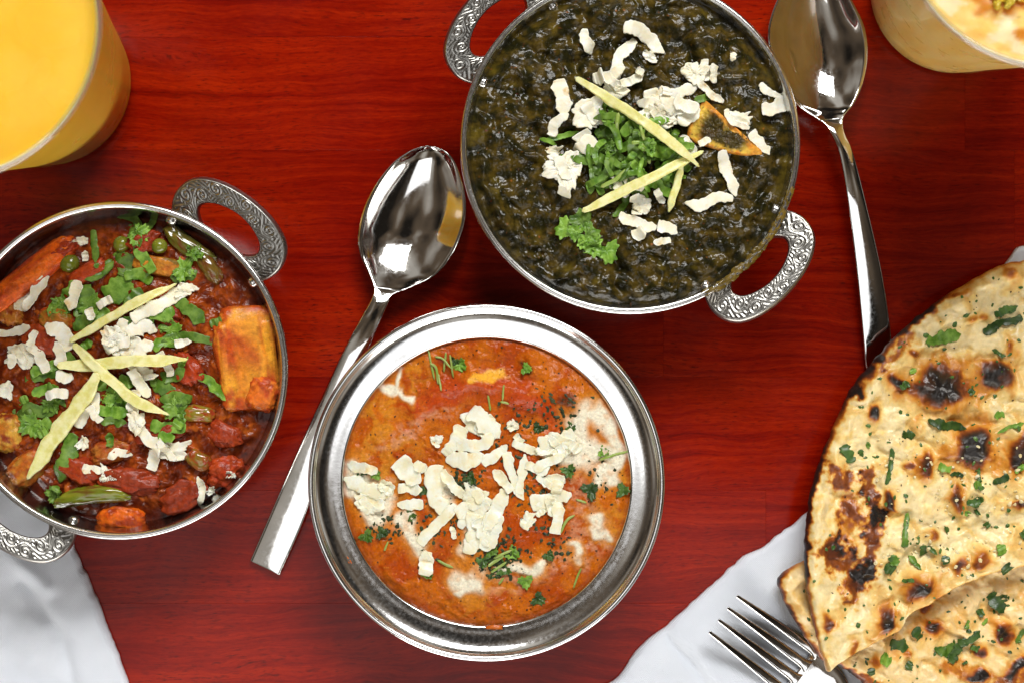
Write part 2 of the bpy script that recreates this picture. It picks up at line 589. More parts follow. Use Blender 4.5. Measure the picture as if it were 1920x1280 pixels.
def build_table():
    t = empty('table', (0, 0, -0.02))
    tag(t, 'red stained wooden table top of joined boards', 'table', kind='structure')
    wbox('backing_board', -0.42, 0.42, -0.30, 0.30, -0.020, -0.0052, 0.001, M_WOOD, t, (0, 0, -0.02))
    rr = random.Random(4)
    y = 70 - 212 * 4
    row = 0
    while y < 1280 + 500:
        x = -900 - rr.random() * 500
        while x < 2900:
            L = 2300 + rr.random() * 900
            if row == 8 and x < 1436 < x + L:
                L = 1436 - x
            a, b = WP(x, y + 212, 0), WP(min(x + L, 3050), y, 0)
            g = 0.000015
            a[0] = max(a[0], -0.42); b[0] = min(b[0], 0.42)
            if b[0] - a[0] > 0.01:
                dz = (rr.random() - 0.5) * 0.00004
                wbox('plank', a[0] + g, b[0] - g, a[1] + g, b[1] - g, -0.005, dz, 0.00005, M_WOOD, t,
                     ((a[0] + b[0]) / 2, (a[1] + b[1]) / 2, -0.005))
            x += L
        y += 212
        row += 1


build_table()


# ------------------------------------------------------------------ napkins
def napkin(name, outline, centre, label, folds, thick=0.0032, seed=1.0):
    ol = catmull(outline, 500, True)
    # slightly frayed / wavy hem
    w = fbm(ol[:, 0] / 30 + seed, ol[:, 1] / 30, seed, 3) * 3.0
    d = ol - np.asarray(centre); d /= np.linalg.norm(d, axis=1)[:, None]
    ol = ol + d * w[:, None]

    def top(X, Y, e):
        r = np.clip(e / 14.0, 0, 1)
        z = 0.0006 + thick * np.sqrt(np.clip(1 - (1 - r) ** 2, 0, 1))
        z = z + 0.0007 * fbm(X / 140 + seed, Y / 140, seed, 3) * r
        for pts, wd, amp in folds:
            dd = seg_dist(X + 8 * pn(X / 60, Y / 60), Y, pts)
            z = z + amp * np.exp(-(dd / wd) ** 2) * r
        return np.maximum(z, 0.0005), None
    o = polar_sheet(name, ol, 0.002, top, M_CLOTH, n_th=500, n_r=110, centre=centre,
                    bottom=lambda X, Y: np.full(np.shape(X), 0.0003), origin=WP(*centre, 0))
    tag(o, label, 'napkin')
    return o


napkin('cloth_napkin', [(-120, 860), (30, 880), (110, 970), (150, 1050), (185, 1130), (210, 1195), (240, 1285), (260, 1400), (100, 1440), (-200, 1420), (-260, 1100)],
       (20, 1150), 'white cloth napkin under the handle of the red vegetable curry bowl',
       [([(40, 1090), (120, 1200), (170, 1400)], 14, -0.0012), ([(-60, 1180), (60, 1300)], 30, 0.0016), ([(10, 1020), (90, 1100)], 16, 0.0010), ([(0, 1240), (140, 1290)], 18, -0.0009)], seed=2.3)
napkin('cloth_napkin', [(1120, 1310), (1155, 1272), (1200, 1212), (1250, 1172), (1300, 1127), (1350, 1082), (1390, 1046), (1430, 1026), (1470, 995), (1512, 962),
                        (1600, 880), (1760, 640), (1880, 500), (1918, 462), (2000, 470), (2150, 620), (2250, 1000), (2150, 1500), (1600, 1560), (1200, 1450)],
       (1700, 1150), 'white twill napkin under the fork and the flatbread',
       [([(1250, 1190), (1330, 1290), (1380, 1400)], 10, -0.0014), ([(1270, 1180), (1350, 1280), (1400, 1390)], 16, 0.0012), ([(1390, 1060), (1440, 1110), (1480, 1160)], 20, 0.0009), ([(1200, 1230), (1260, 1300)], 18, 0.0008)], seed=7.1)


# ------------------------------------------------------------------ bowls
def bowl_inner_r(prof, z):
    p = np.array(prof)
    return np.interp(z, p[:, 1], p[:, 0])


# half outline of the C shaped handle in px: (tangent, radius)
H_OUT = [(-112, 292), (-126, 322), (-129, 348), (-120, 377), (-98, 399), (-55, 416), (0, 422), (55, 416), (98, 399), (120, 377), (129, 348), (126, 322), (112, 292)]
H_IN = [(-46, 312), (-66, 325), (-76, 341), (-70, 358), (-50, 372), (-22, 381), (0, 383), (22, 381), (50, 372), (70, 358), (76, 341), (66, 325), (46, 312)]


def make_handle(name, parent, c, ang, z_foot, tilt, kscale, rim_px):
    """c: bowl centre (world), ang: direction (world radians)"""
    nu, nv = 300, 40
    A = resample(catmull(H_OUT, 400), nu); B = resample(catmull(H_IN, 400), nu)
    s = np.linspace(0, 1, nu) * 390.0
    v = np.linspace(-1, 1, nv)
    Sx, Vv = np.meshgrid(s, v, indexing='ij')
    # engraved vine scroll: relief height 0..1 in the flat face
    y = Vv * 23.0
    per = 70.0
    vine_c = 9.0 * np.sin(2 * pi * Sx / per)
    vine = np.exp(-((y - vine_c) / 2.6) ** 2)
    h = 0.9 * vine
    kk = np.round(Sx / (per / 2) - 0.5)
    sc = (kk + 0.5) * per / 2
    side = np.where(kk % 2 == 0, -1.0, 1.0)
    cx, cy = Sx - sc, y - side * 7.5
    rho = np.hypot(cx, cy); th = np.arctan2(cy, cx * side)
    inside = sst(15.5, 12.5, rho)
    spiral = 0.5 + 0.5 * np.cos(2 * pi * rho / 7.5 - th)
    h = np.maximum(h, inside * spiral)
    hatch = 0.5 + 0.5 * np.cos(2 * pi * (Sx * 0.8 + y * side * 0.9) / 8.0)
    h = np.maximum(h, (1 - inside) * hatch * 0.75)
    border = sst(0.84, 0.92, np.abs(Vv))
    h = np.maximum(h * (1 - sst(0.78, 0.84, np.abs(Vv))), border)
    h = np.clip(h + 0.12 * fbm(Sx / 9, y / 9, ang), 0, 1)
    T = (A[:, None] * (0.5 + 0.5 * Vv[..., None]) + B[:, None] * (0.5 - 0.5 * Vv[..., None]))
    relief = 0.00024 * (h - 1)
    th_ = 0.0042
    # round section: top face, outer side, bottom, inner side
    rows = []
    grv = []
    def lay(tr, zoff, g):
        rows.append((tr, zoff)); grv.append(g)
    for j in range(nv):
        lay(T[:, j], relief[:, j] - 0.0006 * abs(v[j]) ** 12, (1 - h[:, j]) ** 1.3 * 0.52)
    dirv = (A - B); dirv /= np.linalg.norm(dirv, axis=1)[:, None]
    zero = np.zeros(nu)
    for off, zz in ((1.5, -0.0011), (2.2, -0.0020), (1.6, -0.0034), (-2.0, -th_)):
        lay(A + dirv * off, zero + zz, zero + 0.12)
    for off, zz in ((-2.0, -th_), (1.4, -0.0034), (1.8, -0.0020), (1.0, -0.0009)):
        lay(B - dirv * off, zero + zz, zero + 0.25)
    tr = np.stack([r[0] for r in rows], 1)
    zo = np.stack([r[1] for r in rows], 1)
    g = np.stack(grv, 1)
    rad = (tr[..., 1] - rim_px) * kscale * np.where(tr[..., 1] > rim_px, 0.95, 1.0)
    tng = tr[..., 0] * kscale * 0.96
    # tilt upward away from the bowl; a slight arch
    rr = rim_px * kscale + rad * cos(tilt) - zo * sin(tilt)
    zz = z_foot + rad * sin(tilt) + zo * cos(tilt)
    d = np.array([cos(ang), sin(ang)]); t = np.array([-sin(ang), cos(ang)])
    V = np.stack([c[0] + rr * d[0] + tng * t[0], c[1] + rr * d[1] + tng * t[1], zz], -1)
    org = (c[0] + d[0] * rim_px * kscale, c[1] + d[1] * rim_px * kscale, z_foot)
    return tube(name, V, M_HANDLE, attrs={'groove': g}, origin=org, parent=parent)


def bead_profile(R, z, r, n=18):
    a = np.linspace(0, 2 * pi, n + 1)
    return np.stack([R + r * np.cos(a), z + r * np.sin(a)], 1)


def round_bowl(label, cpx, Rpx, zr, handle_px_angles):
    """small two handled serving bowl"""
    c = WP(*cpx, zr)[:2]
    R = Rpx * kz(zr)
    root = empty('serving_bowl', (c[0], c[1], 0))
    tag(root, label, 'bowl')
    f = R / 0.0595
    inner = [(0.0, .0030), (.020, .0031), (.030, .0045), (.040, .0105), (.0475, .0195), (.0530, .0300), (.0558, .0370), (.0568, .0405)]
    inner = [(a * f, b * zr / 0.0425) for a, b in inner]
    ip = catmull(inner, 60); ip[:, 0] = np.maximum(ip[:, 0], 0)
    rim = [(inner[-1][0] + .0004, zr - .0008), (inner[-1][0] + .0010, zr - .0002), (inner[-1][0] + .0016, zr - .0006)]
    tn = np.gradient(ip, axis=0); tn /= np.linalg.norm(tn, axis=1)[:, None]
    nrm = np.stack([tn[:, 1], -tn[:, 0]], 1)
    op = (ip + nrm * 0.0012)[::-1]
    op[:, 0] = np.maximum(op[:, 0], 0); op[:, 1] = np.maximum(op[:, 1], 0.0004)
    prof = np.vstack([ip, rim, op])
    lathe('bowl_body', prof, c, M_STEEL, 200, origin=(c[0], c[1], 0), parent=root)
    b = bead_profile(R - 0.0012, zr - 0.0014, 0.0012)
    lathe('rim', b, c, M_STEEL, 200, origin=(c[0], c[1], zr), parent=root)
    for a in handle_px_angles:
        wa = -radians(a)
        hd = make_handle('handle', root, c, wa, zr - 0.0075, radians(17), kz(zr) * Rpx / 320.0 * 0.985, 300.0)
        for da in (-19, 19):
            q = wa + radians(da)
            zz = zr - 0.0062
            rr = bowl_inner_r(ip, zz) - 0.0002
            p = np.array([c[0] + rr * cos(q), c[1] + rr * sin(q), zz])
            lump('rivet', p, (0.0021, 0.0021, 0.0014), (0, -1.25, q), M_STEEL, boxy=2.0, amp=0, parent=hd, nu=16, nv=10)
    return root, c, ip


def lump(name, loc, size, rot, mat, boxy=2.6, amp=0.08, freq=1.6, seed=0.0, parent=None, nu=40, nv=24, colf=None, bend=0.0):
    """super-ellipsoid body roughened by noise; size = half axes in metres"""
    from mathutils import Euler
    u = np.linspace(0, 2 * pi, nu, endpoint=False)
    v = np.linspace(-pi / 2, pi / 2, nv)
    U, Vv = np.meshgrid(u, v, indexing='ij')
    e = 2.0 / boxy
    f = lambda t: np.sign(t) * np.abs(t) ** e
    x, y, z = f(np.sin(Vv)), f(np.cos(Vv)) * f(np.cos(U)), f(np.cos(Vv)) * f(np.sin(U))
    n = fbm(x * freq + seed, y * freq + seed * 1.7, z * freq + seed, 4, 0.55)
    k = 1 + amp * n + (0.035 * fbm(x * 5 + seed, y * 5, z * 5 + seed, 3) if amp else 0)
    P = np.stack([x * k * size[0], y * k * size[1], z * k * size[2]], -1)
    if bend:
        P[..., 1] += bend * (P[..., 0] / size[0]) ** 2 * size[0]
    if colf is not None:
        cl = colf(P / np.array(size), n)
    else:
        cl = None
    Rm = np.array(Euler(rot).to_matrix())
    P = P @ Rm.T + np.asarray(loc)
    return mesh_obj(name, P, [grid_faces(nu, nv, True, False)], mat, origin=loc, parent=parent, colors=cl)


LB, LBc, LBp = round_bowl('steel two handled bowl of red vegetable curry at the left', (222, 694.5), 317.5, 0.0425, (-53, 127))
TB, TBc, TBp = round_bowl('steel two handled bowl of dark green spinach curry at the top', (1182, 270), 320, 0.0425, (42.5, 222.5))


def wide_bowl():
    zr = 0.0345
    c = WP(912, 905, zr)[:2]
    k = kz(zr)
    root = empty('wide_rim_bowl', (c[0], c[1], 0))
    tag(root, 'wide rimmed steel bowl of orange curry with no handles', 'bowl')
    inner = [(0, .0030), (150 * k, .0031), (196 * k, .0045), (228 * k, .0105), (252 * k, .0190), (264 * k, .0250), (269 * k, .0278), (271 * k, .0290), (274 * k, .0298)]
    fl = [(280 * k, .03005), (292 * k, .03030), (304 * k, .03080), (314 * k, .03155), (321 * k, .0325), (324 * k, .0333)]
    ip = catmull(inner + fl, 110); ip[:, 0] = np.maximum(ip[:, 0], 0)
    tn = np.gradient(ip, axis=0); tn /= np.linalg.norm(tn, axis=1)[:, None]
    nrm = np.stack([tn[:, 1], -tn[:, 0]], 1)
    op = (ip + nrm * 0.0010)[::-1]
    op[:, 0] = np.maximum(op[:, 0], 0)
    lathe('bowl_body', np.vstack([ip, op]), c, M_FLANGE, 220, origin=(c[0], c[1], 0), parent=root)
    lathe('rim', bead_profile(329.5 * k, .0334, .0011), c, M_FLANGE, 220, origin=(c[0], c[1], zr), parent=root)
    return root, c, ip


CB, CBc, CBp = wide_bowl()


# ------------------------------------------------------------------ height field of each dish, garnish rests on it
class Field:
    def __init__(self, cx, cy, R, zn):
        self.x0, self.y0, self.st = cx - R, cy - R, 2.0
        self.n = int(2 * R / self.st) + 2
        self.zn = zn
        g = np.arange(self.n) * self.st
        self.X, self.Y = np.meshgrid(self.x0 + g, self.y0 + g)
        self.z = None

    def at(self, x, y):
        i = np.clip(np.round((np.asarray(y) - self.y0) / self.st).astype(int), 0, self.n - 1)
        j = np.clip(np.round((np.asarray(x) - self.x0) / self.st).astype(int), 0, self.n - 1)
        return self.z[i, j]

    def put(self, x, y, z):
        i = np.clip(np.round((np.asarray(y) - self.y0) / self.st).astype(int), 0, self.n - 1)
        j = np.clip(np.round((np.asarray(x) - self.x0) / self.st).astype(int), 0, self.n - 1)
        np.maximum.at(self.z, (i, j), z)


def strip(F, name, path, width, thick, mat, stiff=6, seed=0.0, ragged=0.22, curl=0.0, taper=(0.6, 0.6), nu=26, nv=14, bury=0.0, ribs=0.0, wav=0.0, lift=0.0, pile=1.0, box=0.7, jag=14.0, endr=0.06, crumbly=0.0):
    """a shred, julienne or cut leaf laid along a pixel path over the field F"""
    p = resample(catmull(path, 60), nu) if len(path) > 2 else resample(np.array(path, float), nu)
    tn = np.gradient(p, axis=0); tn /= np.linalg.norm(tn, axis=1)[:, None] + 1e-9
    nr = np.stack([-tn[:, 1], tn[:, 0]], 1)
    L = np.linalg.norm(np.diff(p, axis=0), axis=1).sum()
    t = np.linspace(0, 1, nu)
    hw = width / 2
    sup = np.max([F.at(p[:, 0] + nr[:, 0] * o * hw, p[:, 1] + nr[:, 1] * o * hw) for o in (-0.6, -0.3, 0, 0.3, 0.6)], 0)
    z = sup.copy()
    for _ in range(int(stiff * 6 * max(1.0, (nu / 26.0) ** 2))):
        q = z.copy()
        q[1:-1] = 0.25 * z[:-2] + 0.5 * z[1:-1] + 0.25 * z[2:]
        q[0] = 0.5 * q[0] + 0.5 * (2 * q[1] - q[2]); q[-1] = 0.5 * q[-1] + 0.5 * (2 * q[-2] - q[-3])
        z = np.maximum(q, sup) if stiff > 2 else 0.5 * q + 0.5 * np.maximum(q, sup)
    for _ in range(int(4 * max(1.0, (nu / 26.0) ** 2))):
        z[1:-1] = 0.25 * z[:-2] + 0.5 * z[1:-1] + 0.25 * z[2:]
    z = z + thick * (0.5 - bury) + wav * 0.001 * pn(t * 3 + seed, t * 0 + seed) + lift * (t - 0.5)
    # outline
    wprof = np.ones(nu)
    wprof *= (taper[0] + (1 - taper[0]) * sst(0, 0.22, t)) * (taper[1] + (1 - taper[1]) * sst(0, 0.22, 1 - t))
    endc = np.sqrt(np.clip(1 - (1 - np.clip(t / endr, 0, 1)) ** 2, 0.05, 1)) * np.sqrt(np.clip(1 - (1 - np.clip((1 - t) / endr, 0, 1)) ** 2, 0.05, 1))
    wprof *= endc
    ph = np.linspace(0, 2 * pi, nv, endpoint=False)
    ca = np.sign(np.cos(ph)) * np.abs(np.cos(ph)) ** box
    sa = np.sign(np.sin(ph)) * np.abs(np.sin(ph)) ** box
    rl = 1 + ragged * fbm(t * L / jag + seed, t * 0 + 1.3 + seed, seed, 3, 0.6)
    rr = 1 + ragged * fbm(t * L / jag + seed, t * 0 + 8.3 + seed, seed + 5, 3, 0.6)
    side = np.where(ca[None, :] > 0, rr[:, None], rl[:, None])
    off = hw * wprof[:, None] * side * ca[None, :]
    off = off + 0.12 * width * pn(t * 3 + seed * 2.1, t * 0 + seed)[:, None]
    xy = p[:, None, :] + nr[:, None, :] * off[..., None]
    rough = fbm(xy[..., 0] / 11 + seed, xy[..., 1] / 11, seed, 2)
    zz = z[:, None] + thick * 0.5 * sa[None, :] * (0.55 + 0.45 * wprof[:, None]) * (1 + 0.14 * rough)
    zz = zz + curl * 0.001 * (off / hw) ** 2
    if ribs:
        zz = zz + ribs * 0.0002 * np.cos(off / hw * 9.0) * (sa[None, :] > 0)
    if crumbly:
        c1 = fbm(xy[..., 0] / 4.6 + seed, xy[..., 1] / 4.6 + sa[None] * 0.8, seed + 1, 2)
        c2 = fbm(xy[..., 0] / 4.6 - seed, xy[..., 1] / 4.6 + sa[None] * 0.8, seed + 4, 2)
        zz = zz + crumbly * 0.00010 * c1
        xy = xy + nr[:, None, :] * (crumbly * 1.1 * c2)[..., None] + tn[:, None, :] * (crumbly * 1.1 * c1)[..., None]
    k = kz(F.zn)
    V = np.stack([(xy[..., 0] - 960) * k, (640 - xy[..., 1]) * k, zz], -1)
    org = V.reshape(-1, 3).mean(0)
    o = tube(name, V, mat, origin=org)
    sel = (sa > 0.3)
    F.put(xy[:, sel, 0], xy[:, sel, 1], zz[:, sel] - (1 - pile) * thick)
    for o_ in (-0.5, 0, 0.5):
        F.put(p[:, 0] + nr[:, 0] * o_ * hw * wprof, p[:, 1] + nr[:, 1] * o_ * hw * wprof, z + thick * (0.45 - (1 - pile)))
    return o


def crumb(F, name, x, y, rx, ry, rz, mat, rot=0.0, seed=0.0, amp=0.45, boxy=2.2, freq=1.5, bury=0.35):
    k = kz(F.zn)
    xs = np.array([0, rx, -rx, 0, 0, ]) * 0.5; ys = np.array([0, 0, 0, ry, -ry]) * 0.5
    z = F.at(x + xs, y + ys).mean()
    hz = rz
    loc = np.array([(x - 960) * k, (640 - y) * k, z + hz * (1 - 2 * bury)])
    o = lump(name, loc, (rx * k, ry * k, hz), (0, 0, rot), mat, boxy=boxy, amp=amp, freq=freq, seed=seed, nu=34, nv=20)
    g = np.linspace(-0.7, 0.7, 7)
    gx, gy = np.meshgrid(g, g)
    m = gx ** 2 + gy ** 2 < 0.6
    F.put(x + gx[m] * rx, y + gy[m] * ry, loc[2] + hz * 0.7 * np.sqrt(1 - (gx[m] ** 2 + gy[m] ** 2)))
    return o


def leaf(F, name, x, y, r, rot, mat, seed=0.0, lobes=3, cup=0.0, tilt=(0, 0), lift=0.0003):
    """a small lobed herb leaf, thin but closed"""
    n_th, n_r = 72, 7
    th = np.linspace(0, 2 * pi, n_th, endpoint=False)
    a = (th + pi) % (2 * pi) - pi
    lob = 0.62 + 0.38 * np.abs(np.cos(a * lobes / 2.0)) ** 0.7
    rad = r * lob * (1 + 0.10 * np.cos(a * lobes * 4.0)) * (0.45 + 0.55 * sst(pi, 1.9, np.abs(a)))
    rad = rad * (1 + 0.12 * fbm(np.cos(a) * 2 + seed, np.sin(a) * 2, seed, 2))
    s = np.linspace(0, 1, n_r + 1)[1:]
    lx = s[None] * (rad * np.cos(a))[:, None]; ly = s[None] * (rad * np.sin(a))[:, None]
    lx = np.append(lx.ravel(), 0); ly = np.append(ly.ravel(), 0)
    c_, s_ = cos(rot), sin(rot)
    X, Y = x + c_ * lx - s_ * ly, y + s_ * lx + c_ * ly
    zb = F.at(X, Y)
    base = np.percentile(zb, 75)
    z = 0.35 * zb + 0.65 * base + lift + cup * 0.001 * ((lx ** 2 + ly ** 2) / r ** 2) + 0.0006 * fbm(lx / r * 1.6 + seed, ly / r * 1.6, seed, 2)
    z = z + (tilt[0] * lx + tilt[1] * ly) / r * 0.001
    ang = np.append(np.repeat(a, n_r), 0)
    z = z + 0.00025 * np.cos(ang * lobes * 2) * np.hypot(lx, ly) / r
    z = np.maximum(z, np.minimum(zb + 0.0001, z + 0.002))
    k = kz(F.zn)
    T = np.stack([(X - 960) * k, (640 - Y) * k, z], 1)
    Bt = T.copy(); Bt[:, 2] -= 0.00022
    n = n_th * n_r
    i = np.arange(n_th); i1 = (i + 1) % n_th
    g = grid_faces(n_th, n_r, True, False)
    f = [g[:, ::-1], g + n + 1]
    fan = np.stack([np.full(n_th, n), i * n_r, i1 * n_r], 1)
    f += [fan, fan[:, ::-1] + n + 1]
    e = i * n_r + n_r - 1
    f.append(np.stack([e[i1], e, e + n + 1, e[i1] + n + 1], 1))
    org = T.mean(0)
    o = mesh_obj(name, np.vstack([T, Bt]), f, mat, origin=org)
    F.put(X, Y, z)
    return o


def flake(F, name, x, y, rx, ry, rot, mat, thick=0.0011, seed=0.0, curl=0.6, bury=0.2, jag=0.34, pile=1.0):
    """a torn flake of grated cheese: ragged outline, real thickness, slightly curled"""
    n_th = 96
    a = np.linspace(0, 2 * pi, n_th, endpoint=False)
    ca, sa = np.cos(a), np.sin(a)
    rad = 1 + jag * fbm(ca * 1.25 + seed, sa * 1.25 + seed, seed, 3, 0.45)
    rad = np.clip(rad, 0.5, 1.45) * (1 + 0.05 * fbm(ca * 7 + seed, sa * 7, seed, 2))
    sr = [0.2, 0.42, 0.62, 0.8, 0.93, 1.0, 1.02]
    down = [0, 0, 0, 0, 0, 0.12, 0.5]
    c_, s_ = cos(rot), sin(rot)
    lx = np.array(sr)[None] * (rad * ca)[:, None]; ly = np.array(sr)[None] * (rad * sa)[:, None]
    dn = np.broadcast_to(np.array(down)[None], lx.shape)
    lx = np.append(lx.ravel(), 0); ly = np.append(ly.ravel(), 0); dn = np.append(dn.ravel(), 0)
    ly = ly + 0.45 * sin(seed * 5.3) * (lx ** 2 - 0.3)
    lx = lx + 0.25 * sin(seed * 3.1) * ly ** 2
    X, Y = x + c_ * lx * rx - s_ * ly * ry, y + s_ * lx * rx + c_ * ly * ry
    zs = F.at(X, Y)
    base = np.percentile(zs, 70)
    z = 0.3 * zs + 0.7 * base + thick * (1 - bury)
    z = z + curl * 0.001 * (lx * cos(seed) + ly * sin(seed)) ** 2 + 0.0007 * fbm(lx * 1.1 + seed, ly * 1.1, seed + 2, 2) + 0.00012 * fbm(lx * rx / 5 + seed, ly * ry / 5, seed + 6, 2)
    zt = z - dn * thick
    k = kz(F.zn)
    T = np.stack([(X - 960) * k, (640 - Y) * k, zt], 1)
    Bt = np.stack([(X - 960) * k, (640 - Y) * k, z - thick], 1)
    n_r = len(sr)
    n = n_th * n_r
    i = np.arange(n_th); i1 = (i + 1) % n_th
    g = grid_faces(n_th, n_r, True, False)
    fan = np.stack([np.full(n_th, n), i * n_r, i1 * n_r], 1)
    e = i * n_r + n_r - 1
    f = [g[:, ::-1], g + n + 1, fan, fan[:, ::-1] + n + 1, np.stack([e[i1], e, e + n + 1, e[i1] + n + 1], 1)]
    o = mesh_obj(name, np.vstack([T, Bt]), f, mat, origin=T.mean(0))
    F.put(X, Y, zt - (1 - pile) * thick)
    return o


def flecks(F, name, spots, mat, size=(2, 6), seed=0, label=None, lenf=2.2, th=0.0004, cat='herbs'):
    """many tiny scattered bits joined into one mass; spots = (x, y)"""
    rr = np.random.RandomState(seed)
    V, Fc = [], []
    k = kz(F.zn)
    for q, (x, y) in enumerate(spots):
        L = rr.uniform(*size); wd = L / rr.uniform(1.2, lenf)
        a = rr.uniform(0, 2 * pi)
        z = float(F.at(x, y)) + 0.0001
        t = rr.uniform(-0.35, 0.35)
        c_, s_ = cos(a), sin(a)
        ring = []
        m = 6
        for j in range(m):
            b = 2 * pi * j / m
            lx, ly = L / 2 * cos(b) * rr.uniform(0.7, 1.2), wd / 2 * sin(b) * rr.uniform(0.7, 1.2)
            ring.append(((x + c_ * lx - s_ * ly - 960) * k, (640 - (y + s_ * lx + c_ * ly)) * k, z + t * lx * k + rr.uniform(0, .0001)))
        b0 = len(V)
        V += [(p[0], p[1], p[2] - 0.0002) for p in ring] + ring
        cx = np.mean(ring, 0)
        V.append((cx[0], cx[1], cx[2] + th * rr.uniform(0.4, 1.0)))
        for j in range(m):
            j1 = (j + 1) % m
            Fc.append((b0 + j, b0 + j1, b0 + m + j1)); Fc.append((b0 + j, b0 + m + j1, b0 + m + j))
            Fc.append((b0 + m + j, b0 + m + j1, b0 + 2 * m))
    o = mesh_obj(name, V, [np.array(Fc)], mat, origin=np.mean(V, 0), smooth=False)
    tag(o, label, cat, kind='stuff')
    return o


def disc_outline(cx, cy, R, n=400):
    a = np.linspace(0, 2 * pi, n, endpoint=False)
    return np.stack([cx + R * np.cos(a), cy + R * np.sin(a)], 1)


def img_xy(c, z):
    k = kz(z)
    return c[0] / k + 960, 640 - c[1] / k


# ------------------------------------------------------------------ spinach curry (top bowl)
Z_SP = 0.0385
sp_cx, sp_cy = img_xy(TBc, Z_SP)
sp_R = (bowl_inner_r(TBp, Z_SP) + 0.0004) / kz(Z_SP)


def spinach_h(X, Y):
    r = np.hypot(X - sp_cx, Y - sp_cy) / sp_R
    ins = sst(1.0, 0.90, r)
    wx, wy = X + 14 * pn(X / 45, Y / 45, 2.0), Y + 14 * pn(X / 45, Y / 45, 9.0)
    big = fbm(wx / 105, wy / 80, 1.1, 3)
    lump_ = np.sqrt(np.clip(fbm(wx / 46, wy / 38, 4.0, 2, 0.45) * 0.9 + 0.45, 0, 1.3))
    mid = lump_
    fin = fbm(X / 15, Y / 14, 6.0, 3, 0.5)
    z = 0.0030 * big + 0.0016 * (lump_ - 0.6) + 0.00036 * fin
    # moat of oil along the rim at the lower left
    z = Z_SP - 0.0012 + ins * (0.0014 + z) + 0.0012 * sst(1.0, 0.0, r)
    # folds left by the ladle at the lower edge
    for pts, w, a in (([(935, 420), (975, 470), (1030, 520), (1090, 545)], 12, .0014), ([(905, 330), (940, 400)], 12, .001),
                      ([(1100, 545), (1180, 530), (1260, 545)], 14, .0010), ([(1290, 190), (1420, 285)], 26, .0014),
                      ([(1350, 210), (1440, 160)], 20, .0010), ([(1130, 20), (1250, 40), (1330, 100)], 16, .0012)):
        d = seg_dist(wx, wy, pts)
        z = z + a * np.exp(-(d / w) ** 2) * ins
    return z, ins, big, mid, fin


def spinach_top(X, Y, e):
    z, ins, big, mid, fin = spinach_h(X, Y)
    f = sst(-0.5, 0.7, fbm(X / 26, Y / 22, 12.0, 4))
    c = lerp((0.013, 0.0115, 0.0025), (0.066, 0.042, 0.0055), f)
    oil = sst(0.35, 1.0, fbm(X / 50, Y / 50, 15.0, 3) + (1 - ins) * 0.55)
    c = lerp(c, (0.095, 0.066, 0.007), oil * 0.7)
    fl = sst(0.62, 0.85, pn(X / 7.5, Y / 7.5, 21.0)) * sst(-0.2, 0.4, pn(X / 40, Y / 40, 3.0))
    c = lerp(c, (0.26, 0.085, 0.014), fl * 0.8)
    rd = sst(0.72, 0.9, pn(X / 12, Y / 7, 28.0)) * sst(0.1, 0.5, pn(X / 60, Y / 60, 8.0))
    c = lerp(c, (0.13, 0.012, 0.008), rd * 0.8)
    return z, c


o = polar_sheet('spinach_curry', disc_outline(sp_cx, sp_cy, sp_R), Z_SP, spinach_top, M_SPINACH, n_th=760, n_r=200, pw=1.05,
                centre=(sp_cx, sp_cy), skirt=[(0.93, Z_SP - .007), (0.72, Z_SP - .022), (0.3, Z_SP - .026)], origin=(TBc[0], TBc[1], Z_SP))
tag(o, 'dark green spinach curry filling the top bowl', 'curry')
FS = Field(sp_cx, sp_cy, sp_R, Z_SP + 0.002)
FS.z = spinach_h(FS.X, FS.Y)[0]

def chunk(F, name, x, y, a, b, h, rot, c1, c2, c3, label, cat, mat=None, boxy=3.2, amp=0.10, up=0.35, tilt=(0, 0), seed=1.0, bend=0.0, group=None, edge=0.55, cover=0.0):
    """a vegetable or cheese chunk sitting half way in the sauce. colours: body, blotch, sauce"""
    k = kz(F.zn)
    z = float(np.median(F.at(x + np.array([0, a, -a, 0, 0]) * 0.5, y + np.array([0, 0, 0, b, -b]) * 0.5)))
    loc = np.array([(x - 960) * k, (640 - y) * k, z + h * (2 * up - 1)])

    def cf(P, n):
        q = fbm(P[..., 0] * 2.2 + seed, P[..., 1] * 2.2, P[..., 2] * 2.2 + seed, 4)
        cc = lerp(c1, c2, sst(-0.25, 0.55, q))
        sauce = sst(0.05, 0.65, fbm(P[..., 0] * 1.7 + seed * 3, P[..., 1] * 1.7, P[..., 2] * 1.7, 4, 0.6) + edge * (sst(0.6, -0.4, P[..., 2])) + cover + 0.35 * sst(0.75, 1.0, np.maximum(np.abs(P[..., 0]), np.abs(P[..., 1]))))
        return lerp(cc, c3, sauce)
    o = lump(name, loc, (a * k, b * k, h), (tilt[0], tilt[1], -rot), mat or M_CHUNK, boxy=boxy, amp=amp, freq=1.5, seed=seed, nu=64, nv=40, colf=cf, bend=bend)
    tag(o, label, cat, group)
    g = np.linspace(-0.85, 0.85, 25)
    gx, gy = np.meshgrid(g, g)
    cr, sr = cos(rot), sin(rot)
    hx, hy = gx * a, gy * b
    t = np.clip(1 - np.abs(gx) ** boxy - np.abs(gy) ** boxy, 0, 1) ** (1 / boxy)
    F.put(x + cr * hx - sr * hy, y + sr * hx + cr * hy, loc[2] + h * t * 0.95)
    return o


